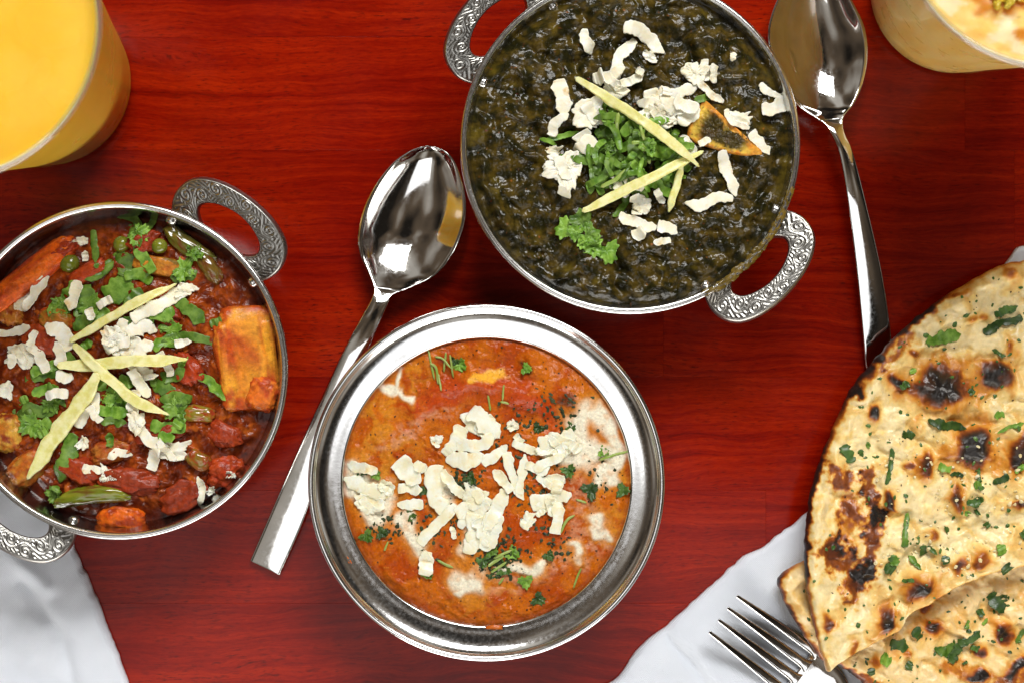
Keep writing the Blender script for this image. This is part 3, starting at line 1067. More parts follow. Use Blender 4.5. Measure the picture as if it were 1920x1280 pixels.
# paneer wedge with dark spinach on top
def paneer():
    ol = [(1316, 186), (1324, 190), (1360, 222), (1400, 258), (1428, 284), (1430, 294), (1400, 294), (1350, 284), (1304, 268), (1288, 256), (1290, 240), (1300, 216)]
    dn = resample(np.array(ol, float), 300, True)
    dn = (dn + np.roll(dn, 1, 0) + np.roll(dn, -1, 0) + np.roll(dn, 2, 0) + np.roll(dn, -2, 0)) / 5
    z0 = float(np.median(FS.at(dn[:, 0], dn[:, 1])))

    def top(X, Y, e):
        r = np.clip(e / 5.0, 0, 1)
        slope = ((X - 1360) * 0.66 - (Y - 245) * 0.75) * 0.00003      # upper right edge stands proud
        n = fbm(X / 22, Y / 22, 3.0, 3)
        sp = sst(8, 20, e + 7 * fbm(X / 14, Y / 14, 5.0, 3)) * sst(60, 36, np.hypot(X - 1356, (Y - 250) * 1.1))
        z = z0 - 0.0006 + (0.0026 + slope) * np.sqrt(np.clip(1 - (1 - r) ** 2, 0, 1)) + 0.0003 * n * r + sp * (0.0006 + 0.0006 * fbm(X / 10, Y / 10, 8.0, 2))
        c = lerp((0.66, 0.43, 0.06), (0.62, 0.26, 0.025), sst(-0.1, 0.6, n))
        c = lerp(c, (0.42, 0.12, 0.012), sst(9, 1, e + 4 * pn(X / 9, Y / 9, 2.0)) * 0.8)
        d = seg_dist(X, Y, [(1322, 196), (1424, 286)])
        c = lerp(c, (0.60, 0.22, 0.02), sst(10, 3, d) * 0.7)
        c = lerp(c, (0.024, 0.019, 0.005), sp * 0.95)
        c = lerp(c, (0.05, 0.03, 0.006), sst(0.45, 0.7, pn(X / 8, Y / 8, 13.0)) * 0.7)
        return z, c
    o = polar_sheet('paneer_wedge', dn, FS.zn, top, M_CHUNK, n_th=240, n_r=60, centre=(1350, 252), pw=1.2,
                    bottom=lambda X, Y: np.full(np.shape(X), z0 - 0.004), origin=WP(1350, 252, z0))
    tag(o, 'yellow fried paneer wedge with dark spinach on its face in the top bowl', 'paneer')
    g = np.linspace(0, 1, 40)
    for s_ in np.linspace(0.05, 0.95, 14):
        q = np.array([1350, 252]) + s_ * (dn - np.array([1350, 252]))
        FS.put(q[:, 0], q[:, 1], z0 + 0.0024)


paneer()


def region(dx, dy, r=0.34):
    v = 'upper' if dy < -r else ('lower' if dy > r else '')
    h = 'left' if dx < -r else ('right' if dx > r else '')
    if v and h:
        return v + ' ' + h
    return (v + ' edge') if v else ((h + ' side') if h else 'middle')


def cheese_set(F, items, dish, group, box, cat='cheese', mat=None, thick=0.0007, bury=0.1, pile=0.75):
    """box = (centre x, y, half width, half height) of the topping, for telling the shreds apart"""
    mat = mat or M_CHEESE
    for q, it in enumerate(items):
        if it[0] == 'c':
            _, x, y, rx, ry, rot = it[:6]
            lab = it[6] if len(it) > 6 else None
            big = max(rx, ry)
            what = 'tiny white cheese crumb' if big < 14 else ('small ragged white cheese flake' if big < 22 else 'large ragged white cheese flake')
            o = flake(F, 'cheese_flake', x, y, rx * 1.12, ry * 1.12, rot, mat, thick=0.0007 + min(rx, ry) * 0.000012, seed=q * 1.37 + len(dish), bury=bury, pile=pile, jag=0.38,
                      curl=R_.uniform(0.2, 1.6))
            if big > 22:   # a second torn layer belongs to the same folded flake
                an = rot + R_.uniform(0.5, 1.2)
                dx_, dy_ = cos(an) * rx * 0.75, sin(an) * rx * 0.75
                o2 = strip(F, 'folded_layer', [(x - dx_, y - dy_), (x + R_.uniform(-4, 4), y + R_.uniform(-4, 4)), (x + dx_, y + dy_)], ry * 0.85, thick, mat, stiff=3.0, seed=q * 2.7 + 1, ragged=0.4,
                           box=0.45, jag=26.0, endr=0.03, pile=pile, taper=(0.8, 0.4), curl=R_.uniform(0, 0.9), wav=0.7, bury=bury, nu=44, nv=22, crumbly=0.5)
                o2.parent = o
                o2.location = o2.location - o.location
        else:
            pts, w = it[0], it[1]
            lab = it[2] if len(it) > 2 else None
            L = sum(math.dist(a, b) for a, b in zip(pts[:-1], pts[1:]))
            x, y = pts[len(pts) // 2] if len(pts) > 2 else ((pts[0][0] + pts[1][0]) / 2, (pts[0][1] + pts[1][1]) / 2)
            what = ('long ' if L > 62 else ('short ' if L < 36 else '')) + ('broad ' if w >= 26 else ('thin ' if w < 17 else '')) + 'white cheese shred'
            o = strip(F, 'cheese_shred', pts, w, thick + w * 0.000012, mat, stiff=3.0, seed=q * 2.11 + len(dish) * .3, ragged=0.40, box=0.45, jag=30.0, endr=0.03, pile=pile,
                      taper=(R_.choice([0.9, 0.7, 0.35]), R_.choice([0.9, 0.6, 0.25])), curl=R_.uniform(-0.1, 0.9), ribs=0, wav=0.7, bury=bury, nu=60, nv=26, crumbly=0.55)
        if lab is None:
            tag(o, '%s at the %s of the %s topping' % (what, region((x - box[0]) / box[2], (y - box[1]) / box[3]), dish), cat, group)
        else:
            tag(o, lab, cat)


# coriander heap first, cheese and ginger over it
def coriander_heap(F, n, cx, cy, rx, ry, label, group, seed, wr=(10, 20), lr=(32, 72), mat=None):
    rr = random.Random(seed)
    for q in range(n):
        a = rr.uniform(0, 2 * pi); d = sqrt(rr.random())
        x, y = cx + rx * d * cos(a), cy + ry * d * sin(a)
        L = rr.uniform(*lr); th = rr.uniform(0, 2 * pi)
        bend = rr.uniform(-0.5, 0.5) * L * 0.5
        p = [(x - cos(th) * L / 2, y - sin(th) * L / 2), (x - sin(th) * bend, y + cos(th) * bend), (x + cos(th) * L / 2, y + sin(th) * L / 2)]
        k = rr.random()
        if k < 0.82:
            o = strip(F, 'coriander_strip', p, rr.uniform(*wr), 0.0003, mat or M_LEAF, stiff=2.6, seed=q * 1.7 + seed, ragged=0.22, curl=rr.uniform(-0.7, 0.9), jag=24, endr=0.03, box=0.5,
                      taper=(rr.choice([0.9, 0.5]), rr.choice([0.9, 0.3])), nu=24, nv=10, wav=0.8, pile=1.6, lift=rr.uniform(-0.003, 0.003))
        elif k < 0.92:
            o = leaf(F, 'coriander_leaf', x, y, rr.uniform(12, 22), rr.uniform(0, 6.3), mat or M_LEAF, seed=q * 1.3 + seed, lobes=rr.choice([3, 3, 5]),
                     cup=rr.uniform(-1.0, 1.5), tilt=(rr.uniform(-1.6, 1.6), rr.uniform(-1.6, 1.6)))
        else:
            o = strip(F, 'coriander_stalk', p, rr.uniform(5, 8), 0.0011, M_STEM, stiff=3, seed=q * 1.7 + seed, ragged=0.08, taper=(0.9, 0.9), nu=14, nv=8)
        kind_ = 'leaf' if o.name.startswith('coriander_leaf') else ('stalk' if 'stalk' in o.name else 'strip')
        tag(o, 'chopped coriander %s at the %s of the heap on the spinach curry' % (kind_, region((x - 1182) / 98, (y - 285) / 85)), 'coriander', group)


coriander_heap(FS, 62, 1182, 295, 98, 82, 'chopped green coriander piece in the heap on the spinach curry', 'coriander heap on the spinach curry', 3)
coriander_heap(FS, 16, 1190, 225, 70, 30, 'chopped green coriander piece in the heap on the spinach curry', 'coriander heap on the spinach curry', 8)
for x, y, r, rot in ((1062, 428, 21, 2.6), (1090, 415, 22, -1.2), (1104, 440, 20, 0.2), (1112, 462, 20, 1.0), (1095, 452, 15, 2.0), (1138, 470, 23, 1.2), (1080, 436, 16, -2.5)):
    tag(leaf(FS, 'coriander_leaf', x, y, r * 1.1, rot, M_LEAF, seed=x * 0.1, lobes=3, cup=0.2),
        'coriander leaf %s in the sprig below the spinach curry heap' % {1062: 'farthest left', 1090: 'at the top', 1104: 'in the middle right', 1112: 'low on the right', 1095: 'in the middle', 1138: 'farthest right', 1080: 'in the middle left'}[x], 'coriander', 'coriander sprig on the spinach curry')
for p, w, lab in (([(1020, 262), (1050, 256), (1085, 246)], 11, 'thin green coriander strip reaching left from the heap on the spinach curry'),
                  ([(1012, 258), (1030, 265), (1045, 270)], 9, 'dark green leaf sliver left of the coriander heap on the spinach curry'),
                  ([(1300, 190), (1320, 186), (1338, 182)], 13, 'dark green leaf sliver touching the paneer corner on the spinach curry'),
                  ([(1045, 300), (1068, 292)], 16, 'short green stem piece by the ragged cheese flake on the spinach curry')):
    tag(strip(FS, 'coriander_strip', p, w, 0.0004, M_LEAF, stiff=2.5, seed=w * 1.1, ragged=0.25, curl=0.5, taper=(0.5, 0.3), nu=18, nv=8), lab, 'coriander')

SPC = 'white grated cheese shred around the coriander on the spinach curry'
cheese_set(FS, [
    ([(1097, 52), (1096, 74), (1109, 101)], 19, 'single white cheese shred lying alone at the upper left of the spinach curry'),
    ([(1047, 150), (1054, 182), (1058, 214)], 29, 'broad white cheese shred at the far left of the spinach curry topping'),
    ([(1066, 214), (1044, 232), (1034, 256)], 19),
    ('c', 1104, 216, 29, 25, 0.2), ([(1085, 250), (1100, 275), (1118, 300)], 30), ([(1076, 282), (1100, 268), (1118, 285)], 26),
    ('c', 1038, 282, 14, 9, 0.0),
    ([(1030, 300), (1052, 325), (1078, 345)], 44, 'ragged white cheese flake left of the coriander heap on the spinach curry'),
    ([(1052, 330), (1062, 350), (1055, 368)], 24), ('c', 1058, 318, 32, 26, 0.6),
    ([(1194, 74), (1160, 108), (1154, 140), (1158, 168)], 21, 'long curved white cheese shred above the coriander heap'),
    ([(1168, 53), (1202, 58), (1228, 80), (1247, 98)], 25, 'thick white cheese shred topmost on the spinach curry'),
    ('c', 1220, 105, 13, 9, 0.5), ([(1118, 150), (1145, 142), (1172, 128)], 17), ([(1128, 142), (1155, 160), (1172, 178)], 20),
    ([(1205, 138), (1185, 150), (1165, 162)], 17), ([(1192, 132), (1206, 140)], 13), ('c', 1150, 172, 22, 16, 0.3), ([(1112, 152), (1132, 146)], 24),
    ([(1196, 236), (1214, 222), (1232, 208)], 34), ([(1236, 186), (1270, 176), (1306, 166)], 25), ([(1216, 168), (1222, 190), (1230, 206)], 27),
    ([(1240, 246), (1250, 226), (1262, 208)], 34), ([(1270, 232), (1288, 218), (1310, 206)], 30), ([(1195, 190), (1215, 200), (1240, 212)], 24),
    ('c', 1252, 196, 30, 24, 0.5), ('c', 1232, 222, 24, 18, 0.2), ([(1262, 190), (1285, 200), (1305, 212)], 24), ([(1250, 165), (1246, 182)], 22),
    ([(1288, 122), (1296, 140), (1306, 160)], 29), ([(1320, 112), (1322, 132), (1326, 152)], 16), ([(1336, 120), (1340, 156)], 14), ('c', 1304, 138, 20, 20, 0),
    ([(1308, 156), (1324, 170), (1334, 180), (1356, 194)], 15, 'wavy white cheese shred trailing to the upper right above the paneer'),
    ([(1375, 100), (1372, 116)], 12, 'tiny white cheese bit at the upper right of the spinach curry'),
    ([(1424, 158), (1444, 174), (1468, 180)], 14, 'thin bent white cheese shred by the right rim of the spinach bowl'),
    ([(1428, 204), (1452, 202), (1476, 194)], 26, 'broad white cheese shred by the right rim of the spinach bowl'),
    ([(1361, 205), (1372, 232), (1404, 242)], 11), ('c', 1390, 222, 17, 12, 0.1), ([(1405, 250), (1422, 268), (1441, 292)], 17, 'white cheese shred at the lower tip of the paneer wedge'),
    ([(1352, 284), (1362, 322), (1381, 368)], 19, 'long upright white cheese shred right of the ginger on the spinach curry'),
    ([(1284, 382), (1312, 384), (1345, 372), (1376, 370)], 21, 'long flat lying white cheese shred at the lower right of the spinach curry'),
    ([(1280, 252), (1292, 270), (1302, 292)], 17), ([(1308, 272), (1330, 262)], 13),
    ([(1160, 404), (1192, 416), (1230, 430)], 21), ([(1186, 446), (1206, 432)], 22), ([(1232, 424), (1252, 428), (1270, 438)], 19),
    ([(1224, 456), (1258, 450)], 15, 'short white cheese shred lowest on the spinach curry'),
    ([(1168, 336), (1190, 345), (1206, 356)], 24), ([(1190, 366), (1198, 384), (1196, 404)], 26), ([(1230, 356), (1246, 382)], 15), ('c', 1205, 385, 16, 13, 0.3),
    ([(1140, 340), (1160, 352), (1178, 368)], 22)],
    'spinach curry', 'cheese shreds on the spinach curry', (1230, 250, 190, 190))

coriander_heap(FS, 46, 1186, 288, 92, 72, '', 'coriander heap on the spinach curry', 15, wr=(8, 16), lr=(30, 70))

for p, w, lab in (([(1278, 312), (1268, 350), (1254, 398)], 19, 'short steep ginger strip at the lower right of the coriander heap'),
                  ([(1090, 396), (1150, 370), (1215, 338), (1318, 284)], 25, 'long pale ginger strip rising to the right on the spinach curry'),
                  ([(1078, 146), (1135, 185), (1205, 238), (1310, 314)], 25, 'long pale ginger strip falling to the right on the spinach curry')):
    tag(strip(FS, 'ginger_strip', p, w * 0.76, 0.0018, M_GINGER, stiff=9, seed=w + p[0][0] * .1, ragged=0.20, jag=40, box=0.38, endr=0.02, taper=(0.5, 0.35), nu=60, nv=22, ribs=0.7, crumbly=0.25), lab, 'ginger')

# ------------------------------------------------------------------ red vegetable curry (left bowl)
Z_RD = 0.0345
rd_cx, rd_cy = img_xy(LBc, Z_RD)
rd_R = (bowl_inner_r(LBp, Z_RD) + 0.0004) / kz(Z_RD)


def red_h(X, Y):
    r = np.hypot(X - rd_cx, Y - rd_cy) / rd_R
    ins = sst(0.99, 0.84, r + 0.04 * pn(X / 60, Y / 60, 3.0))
    wx, wy = X + 16 * pn(X / 55, Y / 55, 12.0), Y + 16 * pn(X / 55, Y / 55, 19.0)
    big = fbm(wx / 70, wy / 70, 31.0, 3)
    mid = np.sqrt(np.clip(fbm(wx / 48, wy / 44, 34.0, 2, 0.4) * 0.9 + 0.45, 0, 1.3))
    fin = fbm(wx / 14, wy / 14, 36.0, 3)
    z = Z_RD - 0.0014 + ins * (0.0022 + 0.0018 * big + 0.0012 * (mid - 0.5) + 0.00040 * fin) + 0.0022 * sst(0.95, 0.1, r)
    return z, ins, big, mid, fin


def red_top(X, Y, e):
    z, ins, big, mid, fin = red_h(X, Y)
    f = sst(-0.5, 0.6, fbm(X / 30, Y / 30, 41.0, 4))
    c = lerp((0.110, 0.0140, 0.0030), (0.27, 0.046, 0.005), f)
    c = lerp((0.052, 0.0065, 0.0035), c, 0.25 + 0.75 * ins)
    org = sst(0.35, 0.8, fbm(X / 24, Y / 24, 47.0, 3)) * ins
    c = lerp(c, (0.44, 0.100, 0.012), org * 0.8)
    sp = sst(0.66, 0.85, pn(X / 6, Y / 6, 51.0))
    c = lerp(c, (0.30, 0.10, 0.02), sp * 0.5 * ins)
    dk = sst(0.7, 0.85, pn(X / 5, Y / 5, 58.0))
    c = lerp(c, (0.02, 0.008, 0.004), dk * 0.7)
    return z, c


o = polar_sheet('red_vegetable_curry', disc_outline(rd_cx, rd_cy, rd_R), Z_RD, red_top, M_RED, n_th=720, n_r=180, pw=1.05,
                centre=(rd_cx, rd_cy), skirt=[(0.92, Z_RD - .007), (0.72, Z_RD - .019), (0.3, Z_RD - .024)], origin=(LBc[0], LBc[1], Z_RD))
tag(o, 'dark red vegetable curry sauce filling the left bowl', 'curry')
FR = Field(rd_cx, rd_cy, rd_R, Z_RD + 0.002)
FR.z = red_h(FR.X, FR.Y)[0]
SAUCE = (0.28, 0.032, 0.008)
ORA, YEL, ORD = (0.62, 0.13, 0.012), (0.70, 0.30, 0.022), (0.42, 0.055, 0.010)
chunk(FR, 'potato_chunk', 458, 672, 58, 98, 0.0075, -0.08, YEL, (0.62, 0.20, 0.02), (0.42, 0.060, 0.008),
      'large yellow orange potato chunk by the right rim of the red curry', 'potato', boxy=5.5, amp=0.10, up=0.20, tilt=(0.05, 0.22), seed=2.0, edge=0.5, cover=0.34)
chunk(FR, 'potato_chunk', 492, 738, 28, 32, 0.0045, 0.3, (0.66, 0.16, 0.02), ORA, ORD, 'small red orange vegetable cube below the large potato chunk', 'vegetable', boxy=3.4, up=0.42, seed=9.0, edge=0.1)
chunk(FR, 'carrot_stick', 55, 516, 104, 26, 0.0045, -0.66, (0.66, 0.100, 0.006), (0.70, 0.15, 0.010), (0.42, 0.045, 0.006), 'orange red carrot stick at the upper left of the red curry', 'carrot', boxy=4.0, amp=0.05, up=0.3, seed=4.0, edge=0.1)
chunk(FR, 'pepper_piece', 292, 498, 46, 18, 0.0028, 0.16, (0.50, 0.19, 0.02), (0.42, 0.11, 0.012), (0.16, 0.09, 0.012), 'flat orange and green pepper piece under the coriander on the red curry', 'pepper', boxy=4.0, amp=0.08, up=0.5, seed=6.0, edge=0)
chunk(FR, 'green_bean', 350, 462, 58, 19, 0.0040, 0.62, (0.085, 0.085, 0.008), (0.13, 0.10, 0.012), (0.11, 0.03, 0.007), 'olive green pepper strip curving along the upper right of the red curry', 'pepper', M_PEPPER, boxy=2.6, up=0.40, seed=7.0, bend=0.12, edge=0.1)
chunk(FR, 'green_bean', 392, 502, 34, 16, 0.0036, 0.95, (0.15, 0.085, 0.012), (0.11, 0.07, 0.010), (0.12, 0.03, 0.007), 'brown green bean end by the upper right rim of the red curry', 'bean', M_PEPPER, boxy=2.6, up=0.42, seed=8.0, edge=0.1)
chunk(FR, 'pepper_strip', 172, 926, 74, 18, 0.0034, -0.10, (0.14, 0.17, 0.010), (0.20, 0.20, 0.015), (0.12, 0.06, 0.008), 'glossy green pepper strip at the bottom of the red curry', 'pepper', M_PEPPER, boxy=2.4, amp=0.05, up=0.45, seed=11.0, bend=-0.16, edge=0)
chunk(FR, 'carrot_chunk', 225, 972, 46, 25, 0.0045, 0.06, (0.68, 0.13, 0.008), (0.60, 0.085, 0.007), (0.34, 0.040, 0.006), 'bright orange carrot chunk lowest in the red curry by the rim', 'carrot', boxy=3.0, up=0.40, seed=12.0, edge=0.1)
chunk(FR, 'potato_wedge', 48, 878, 48, 30, 0.0045, -0.75, (0.45, 0.11, 0.012), (0.50, 0.22, 0.03), (0.24, 0.035, 0.008), 'rounded orange brown potato wedge at the lower left of the red curry', 'potato', boxy=2.5, up=0.42, seed=13.0, edge=0.1)
chunk(FR, 'potato_wedge', 12, 812, 36, 38, 0.0045, 0.3, (0.60, 0.32, 0.04), (0.48, 0.15, 0.015), (0.24, 0.035, 0.008), 'yellow potato wedge cut by the left edge of the picture', 'potato', boxy=2.5, up=0.38, seed=14.0, edge=0.1)
chunk(FR, 'tomato_piece', 418, 882, 36, 30, 0.0045, -0.4, (0.42, 0.055, 0.01), (0.36, 0.035, 0.008), (0.22, 0.022, 0.006), 'soft red tomato piece at the lower right of the red curry', 'tomato', boxy=2.4, up=0.40, amp=0.2, seed=15.0, edge=0.1)
chunk(FR, 'tomato_piece', 150, 880, 40, 24, 0.0040, 0.5, (0.36, 0.05, 0.01), (0.28, 0.03, 0.008), SAUCE, 'soft red tomato piece above the glossy green pepper strip', 'tomato', boxy=2.4, up=0.40, amp=0.2, seed=16.0, edge=0.1)
chunk(FR, 'pepper_piece', 372, 775, 30, 16, 0.0036, 0.1, (0.22, 0.17, 0.015), (0.34, 0.10, 0.012), SAUCE, 'green and orange pepper piece left of the large potato chunk', 'pepper', M_PEPPER, boxy=3.0, up=0.45, seed=17.0, edge=0.1)
chunk(FR, 'pepper_piece', 372, 862, 24, 18, 0.0036, 0.6, (0.20, 0.12, 0.015), (0.32, 0.08, 0.012), SAUCE, 'small brown green pepper piece at the lower right of the red curry', 'pepper', M_PEPPER, boxy=3.0, up=0.42, seed=18.0, edge=0.1)
chunk(FR, 'pepper_piece', 105, 600, 32, 22, 0.0036, 0.4, (0.40, 0.14, 0.015), (0.22, 0.14, 0.015), ORD, 'orange green pepper piece left under the coriander of the red curry', 'pepper', boxy=3.0, up=0.42, seed=19.0, edge=0.1)
chunk(FR, 'tomato_piece', 305, 585, 36, 24, 0.0036, 0.2, (0.24, 0.03, 0.008), (0.18, 0.02, 0.006), SAUCE, 'dark red tomato piece right of the upper ginger strip', 'tomato', boxy=2.4, up=0.38, amp=0.25, seed=20.0, edge=0.1)
chunk(FR, 'carrot_chunk', 165, 510, 40, 16, 0.0036, -0.5, ORD, (0.34, 0.04, 0.008), SAUCE, 'dark orange carrot chunk among the upper coriander of the red curry', 'carrot', boxy=3.0, up=0.40, seed=21.0, edge=0.1)
chunk(FR, 'tomato_piece', 300, 805, 44, 24, 0.0036, -0.2, (0.30, 0.04, 0.009), (0.22, 0.025, 0.007), SAUCE, 'red tomato piece under the ragged lower cheese flakes', 'tomato', boxy=2.4, up=0.36, amp=0.25, seed=23.0, edge=0.1)
for q, (x, y, a, b, rot, lab, cat, cs) in enumerate((
        (80, 640, 40, 26, 0.5, 'red brown vegetable chunk under the left cheese flakes', 'vegetable', ((0.38, 0.06, 0.01), (0.30, 0.04, 0.008))),
        (270, 455, 34, 22, -0.3, 'dark red tomato chunk under the curled coriander', 'tomato', ((0.26, 0.03, 0.007), (0.2, 0.02, 0.006))),
        (350, 690, 34, 24, 0.9, 'red tomato chunk right of the level ginger strip', 'tomato', ((0.36, 0.04, 0.008), (0.28, 0.03, 0.008))),
        (240, 900, 56, 26, 0.1, 'broad red brown sauce coated chunk above the lowest carrot', 'vegetable', ((0.28, 0.035, 0.008), (0.22, 0.03, 0.008))),
        (340, 930, 50, 30, -0.5, 'red brown sauce coated chunk at the lower right rim', 'vegetable', ((0.24, 0.03, 0.008), (0.30, 0.04, 0.008))),
        (420, 815, 34, 24, 0.4, 'red tomato chunk below the large potato chunk', 'tomato', ((0.34, 0.045, 0.009), (0.26, 0.03, 0.008))),
        (205, 845, 40, 22, -0.3, 'amber onion piece below the level ginger strip', 'onion', ((0.40, 0.13, 0.02), (0.32, 0.06, 0.01))),
        (20, 590, 26, 24, 0.2, 'amber vegetable cube at the left edge below the carrot stick', 'vegetable', ((0.50, 0.20, 0.03), (0.42, 0.12, 0.015))),
        (120, 470, 30, 16, -0.6, 'red tomato skin by the upper rim left of the peas', 'tomato', ((0.30, 0.03, 0.006), (0.22, 0.02, 0.006))))):
    chunk(FR, cat + '_chunk', x, y, a, b, 0.0042, rot, cs[0], cs[1], SAUCE, lab, cat, boxy=2.6, up=0.36, amp=0.2, seed=30.0 + q * 2.3, edge=0.1)
for x, y, r, lab in ((130, 494, 19, 'round green pea beside the carrot stick on the red curry'), (228, 458, 16, 'round green pea left of the long curled coriander'),
                     (300, 462, 15, 'round green pea right of the long curled coriander')):
    k = kz(FR.zn)
    z = float(FR.at(x, y))
    o = lump('green_pea', ((x - 960) * k, (640 - y) * k, z + 0.0006), (r * k, r * k * 0.95, r * k * 0.9), (0, 0, 0), M_PEA, boxy=2.0, amp=0.03, seed=x, nu=32, nv=20)
    tag(o, lab, 'pea')
    FR.put(x, y, z + r * k)

RDC = 'chopped green coriander piece scattered over the red curry'
RDG = 'coriander pieces on the red curry'
for q, (p, w, lab) in enumerate((
        ([(196, 396), (232, 402), (256, 418), (262, 450), (254, 480)], 17, 'long curled coriander strip topmost on the red curry'),
        ([(286, 398), (280, 420), (264, 438)], 12, RDC), ([(170, 430), (176, 462), (182, 494)], 14, 'upright narrow coriander strip left of the curled one'),
        ([(180, 500), (205, 492), (225, 470)], 12, RDC), ([(160, 525), (190, 515), (215, 490)], 14, RDC),
        ([(228, 470), (240, 495), (234, 520)], 38, 'broad pale green coriander leaf piece near the top of the red curry'),
        ([(200, 560), (225, 540), (248, 525)], 44, 'broad green coriander leaf piece above the upper ginger strip'),
        ([(235, 575), (258, 555), (266, 540)], 26, RDC), ([(150, 600), (165, 565), (158, 535)], 34, 'wide green coriander leaf piece left of the upper ginger strip'),
        ([(120, 578), (110, 566), (100, 580), (96, 595)], 12, RDC), ([(118, 560), (130, 545), (145, 530)], 18, RDC),
        ([(330, 562), (355, 580), (385, 605)], 28, RDC), ([(320, 520), (345, 522), (370, 508)], 20, RDC), ([(352, 500), (362, 480), (370, 470)], 11, RDC),
        ([(300, 640), (345, 630), (405, 642)], 17, 'pointed coriander strip below the right tip of the upper ginger'), ([(290, 655), (310, 640), (330, 650)], 18, RDC),
        ([(300, 610), (312, 625)], 16, RDC), ([(340, 690), (352, 665)], 12, RDC), ([(375, 702), (400, 720), (432, 752)], 19, 'coriander strip left of the large potato chunk'),
        ([(290, 715), (320, 735), (345, 770)], 30, RDC), ([(280, 700), (292, 725)], 16, RDC), ([(200, 745), (235, 758), (250, 740)], 30, RDC), ([(190, 790), (215, 788), (240, 792)], 16, RDC),
        ([(285, 795), (315, 800), (350, 798)], 24, RDC), ([(300, 815), (330, 820)], 18, RDC), ([(142, 812), (128, 850), (112, 905)], 30, 'long coriander strip running down to the green pepper strip'),
        ([(110, 912), (98, 930)], 18, RDC), ([(205, 810), (212, 838)], 14, RDC), ([(48, 712), (80, 705), (110, 700)], 20, RDC), ([(62, 740), (92, 728), (118, 738)], 22, RDC),
        ([(40, 765), (75, 770), (110, 760)], 24, RDC), ([(42, 790), (72, 800), (95, 790)], 28, RDC), ([(70, 815), (90, 805)], 18, RDC), ([(30, 755), (52, 745)], 14, RDC),
        ([(95, 715), (108, 742), (125, 762)], 14, RDC), ([(220, 720), (250, 712)], 24, RDC), ([(225, 600), (260, 605), (292, 600)], 20, RDC), ([(150, 655), (175, 640)], 18, RDC), ([(120, 660), (140, 680), (165, 690)], 20, RDC),
        ([(180, 712), (200, 730)], 18, RDC), ([(300, 700), (330, 705), (352, 690)], 20, RDC), ([(240, 420), (250, 440)], 12, RDC), ([(205, 580), (185, 600), (180, 620)], 20, RDC), ([(255, 470), (275, 490), (290, 512)], 22, RDC), ([(140, 620), (160, 600), (185, 590)], 22, RDC), ([(270, 575), (300, 590), (330, 585)], 24, RDC), ([(60, 700), (85, 690), (112, 680)], 20, RDC), ([(300, 750), (330, 742), (360, 752)], 22, RDC), ([(185, 765), (215, 772), (245, 768)], 22, RDC), ([(395, 610), (420, 600)], 16, RDC), ([(235, 520), (262, 515), (285, 530)], 20, RDC), ([(20, 770), (45, 778), (62, 770)], 20, RDC), ([(330, 800), (345, 780)], 20, RDC))):
    o = strip(FR, 'coriander_strip', p, w, 0.0004, M_LEAF, stiff=2.6, seed=q * 1.9 + 2, ragged=0.30, jag=20, endr=0.025, box=0.5, curl=R_.uniform(-0.6, 1.0), taper=(R_.choice([0.8, 0.4]), R_.choice([0.8, 0.25])), nu=32, nv=12, wav=1.0)
    if lab == RDC:
        m_ = p[len(p) // 2]
        lab = '%s chopped coriander strip at the %s of the red curry' % ('broad' if w >= 24 else ('thin' if w < 15 else 'mid sized'), region((m_[0] - 205) / 200, (m_[1] - 680) / 240))
        tag(o, lab, 'coriander', RDG)
    else:
        tag(o, lab, 'coriander')
for x, y, r, rot in ((262, 440, 20, 0.6), (118, 572, 18, 2.4), (342, 505, 20, 0.4), (366, 476, 15, -1.0), (320, 620, 20, -0.4), (170, 570, 22, 1.2), (330, 760, 22, 0.9), (215, 745, 20, -2.0), (60, 795, 22, 2.6), (95, 755, 18, 1.0), (100, 925, 16, 2.0)):
    tag(leaf(FR, 'coriander_leaf', x, y, r * 1.2, rot, M_LEAF, seed=x * 0.13, lobes=5, cup=0.8, tilt=(R_.uniform(-1, 1), R_.uniform(-1, 1))), 'small lobed coriander leaf at the %s of the red curry' % region((x - 205) / 200, (y - 680) / 240), 'coriander', 'lobed coriander leaves on the red curry')

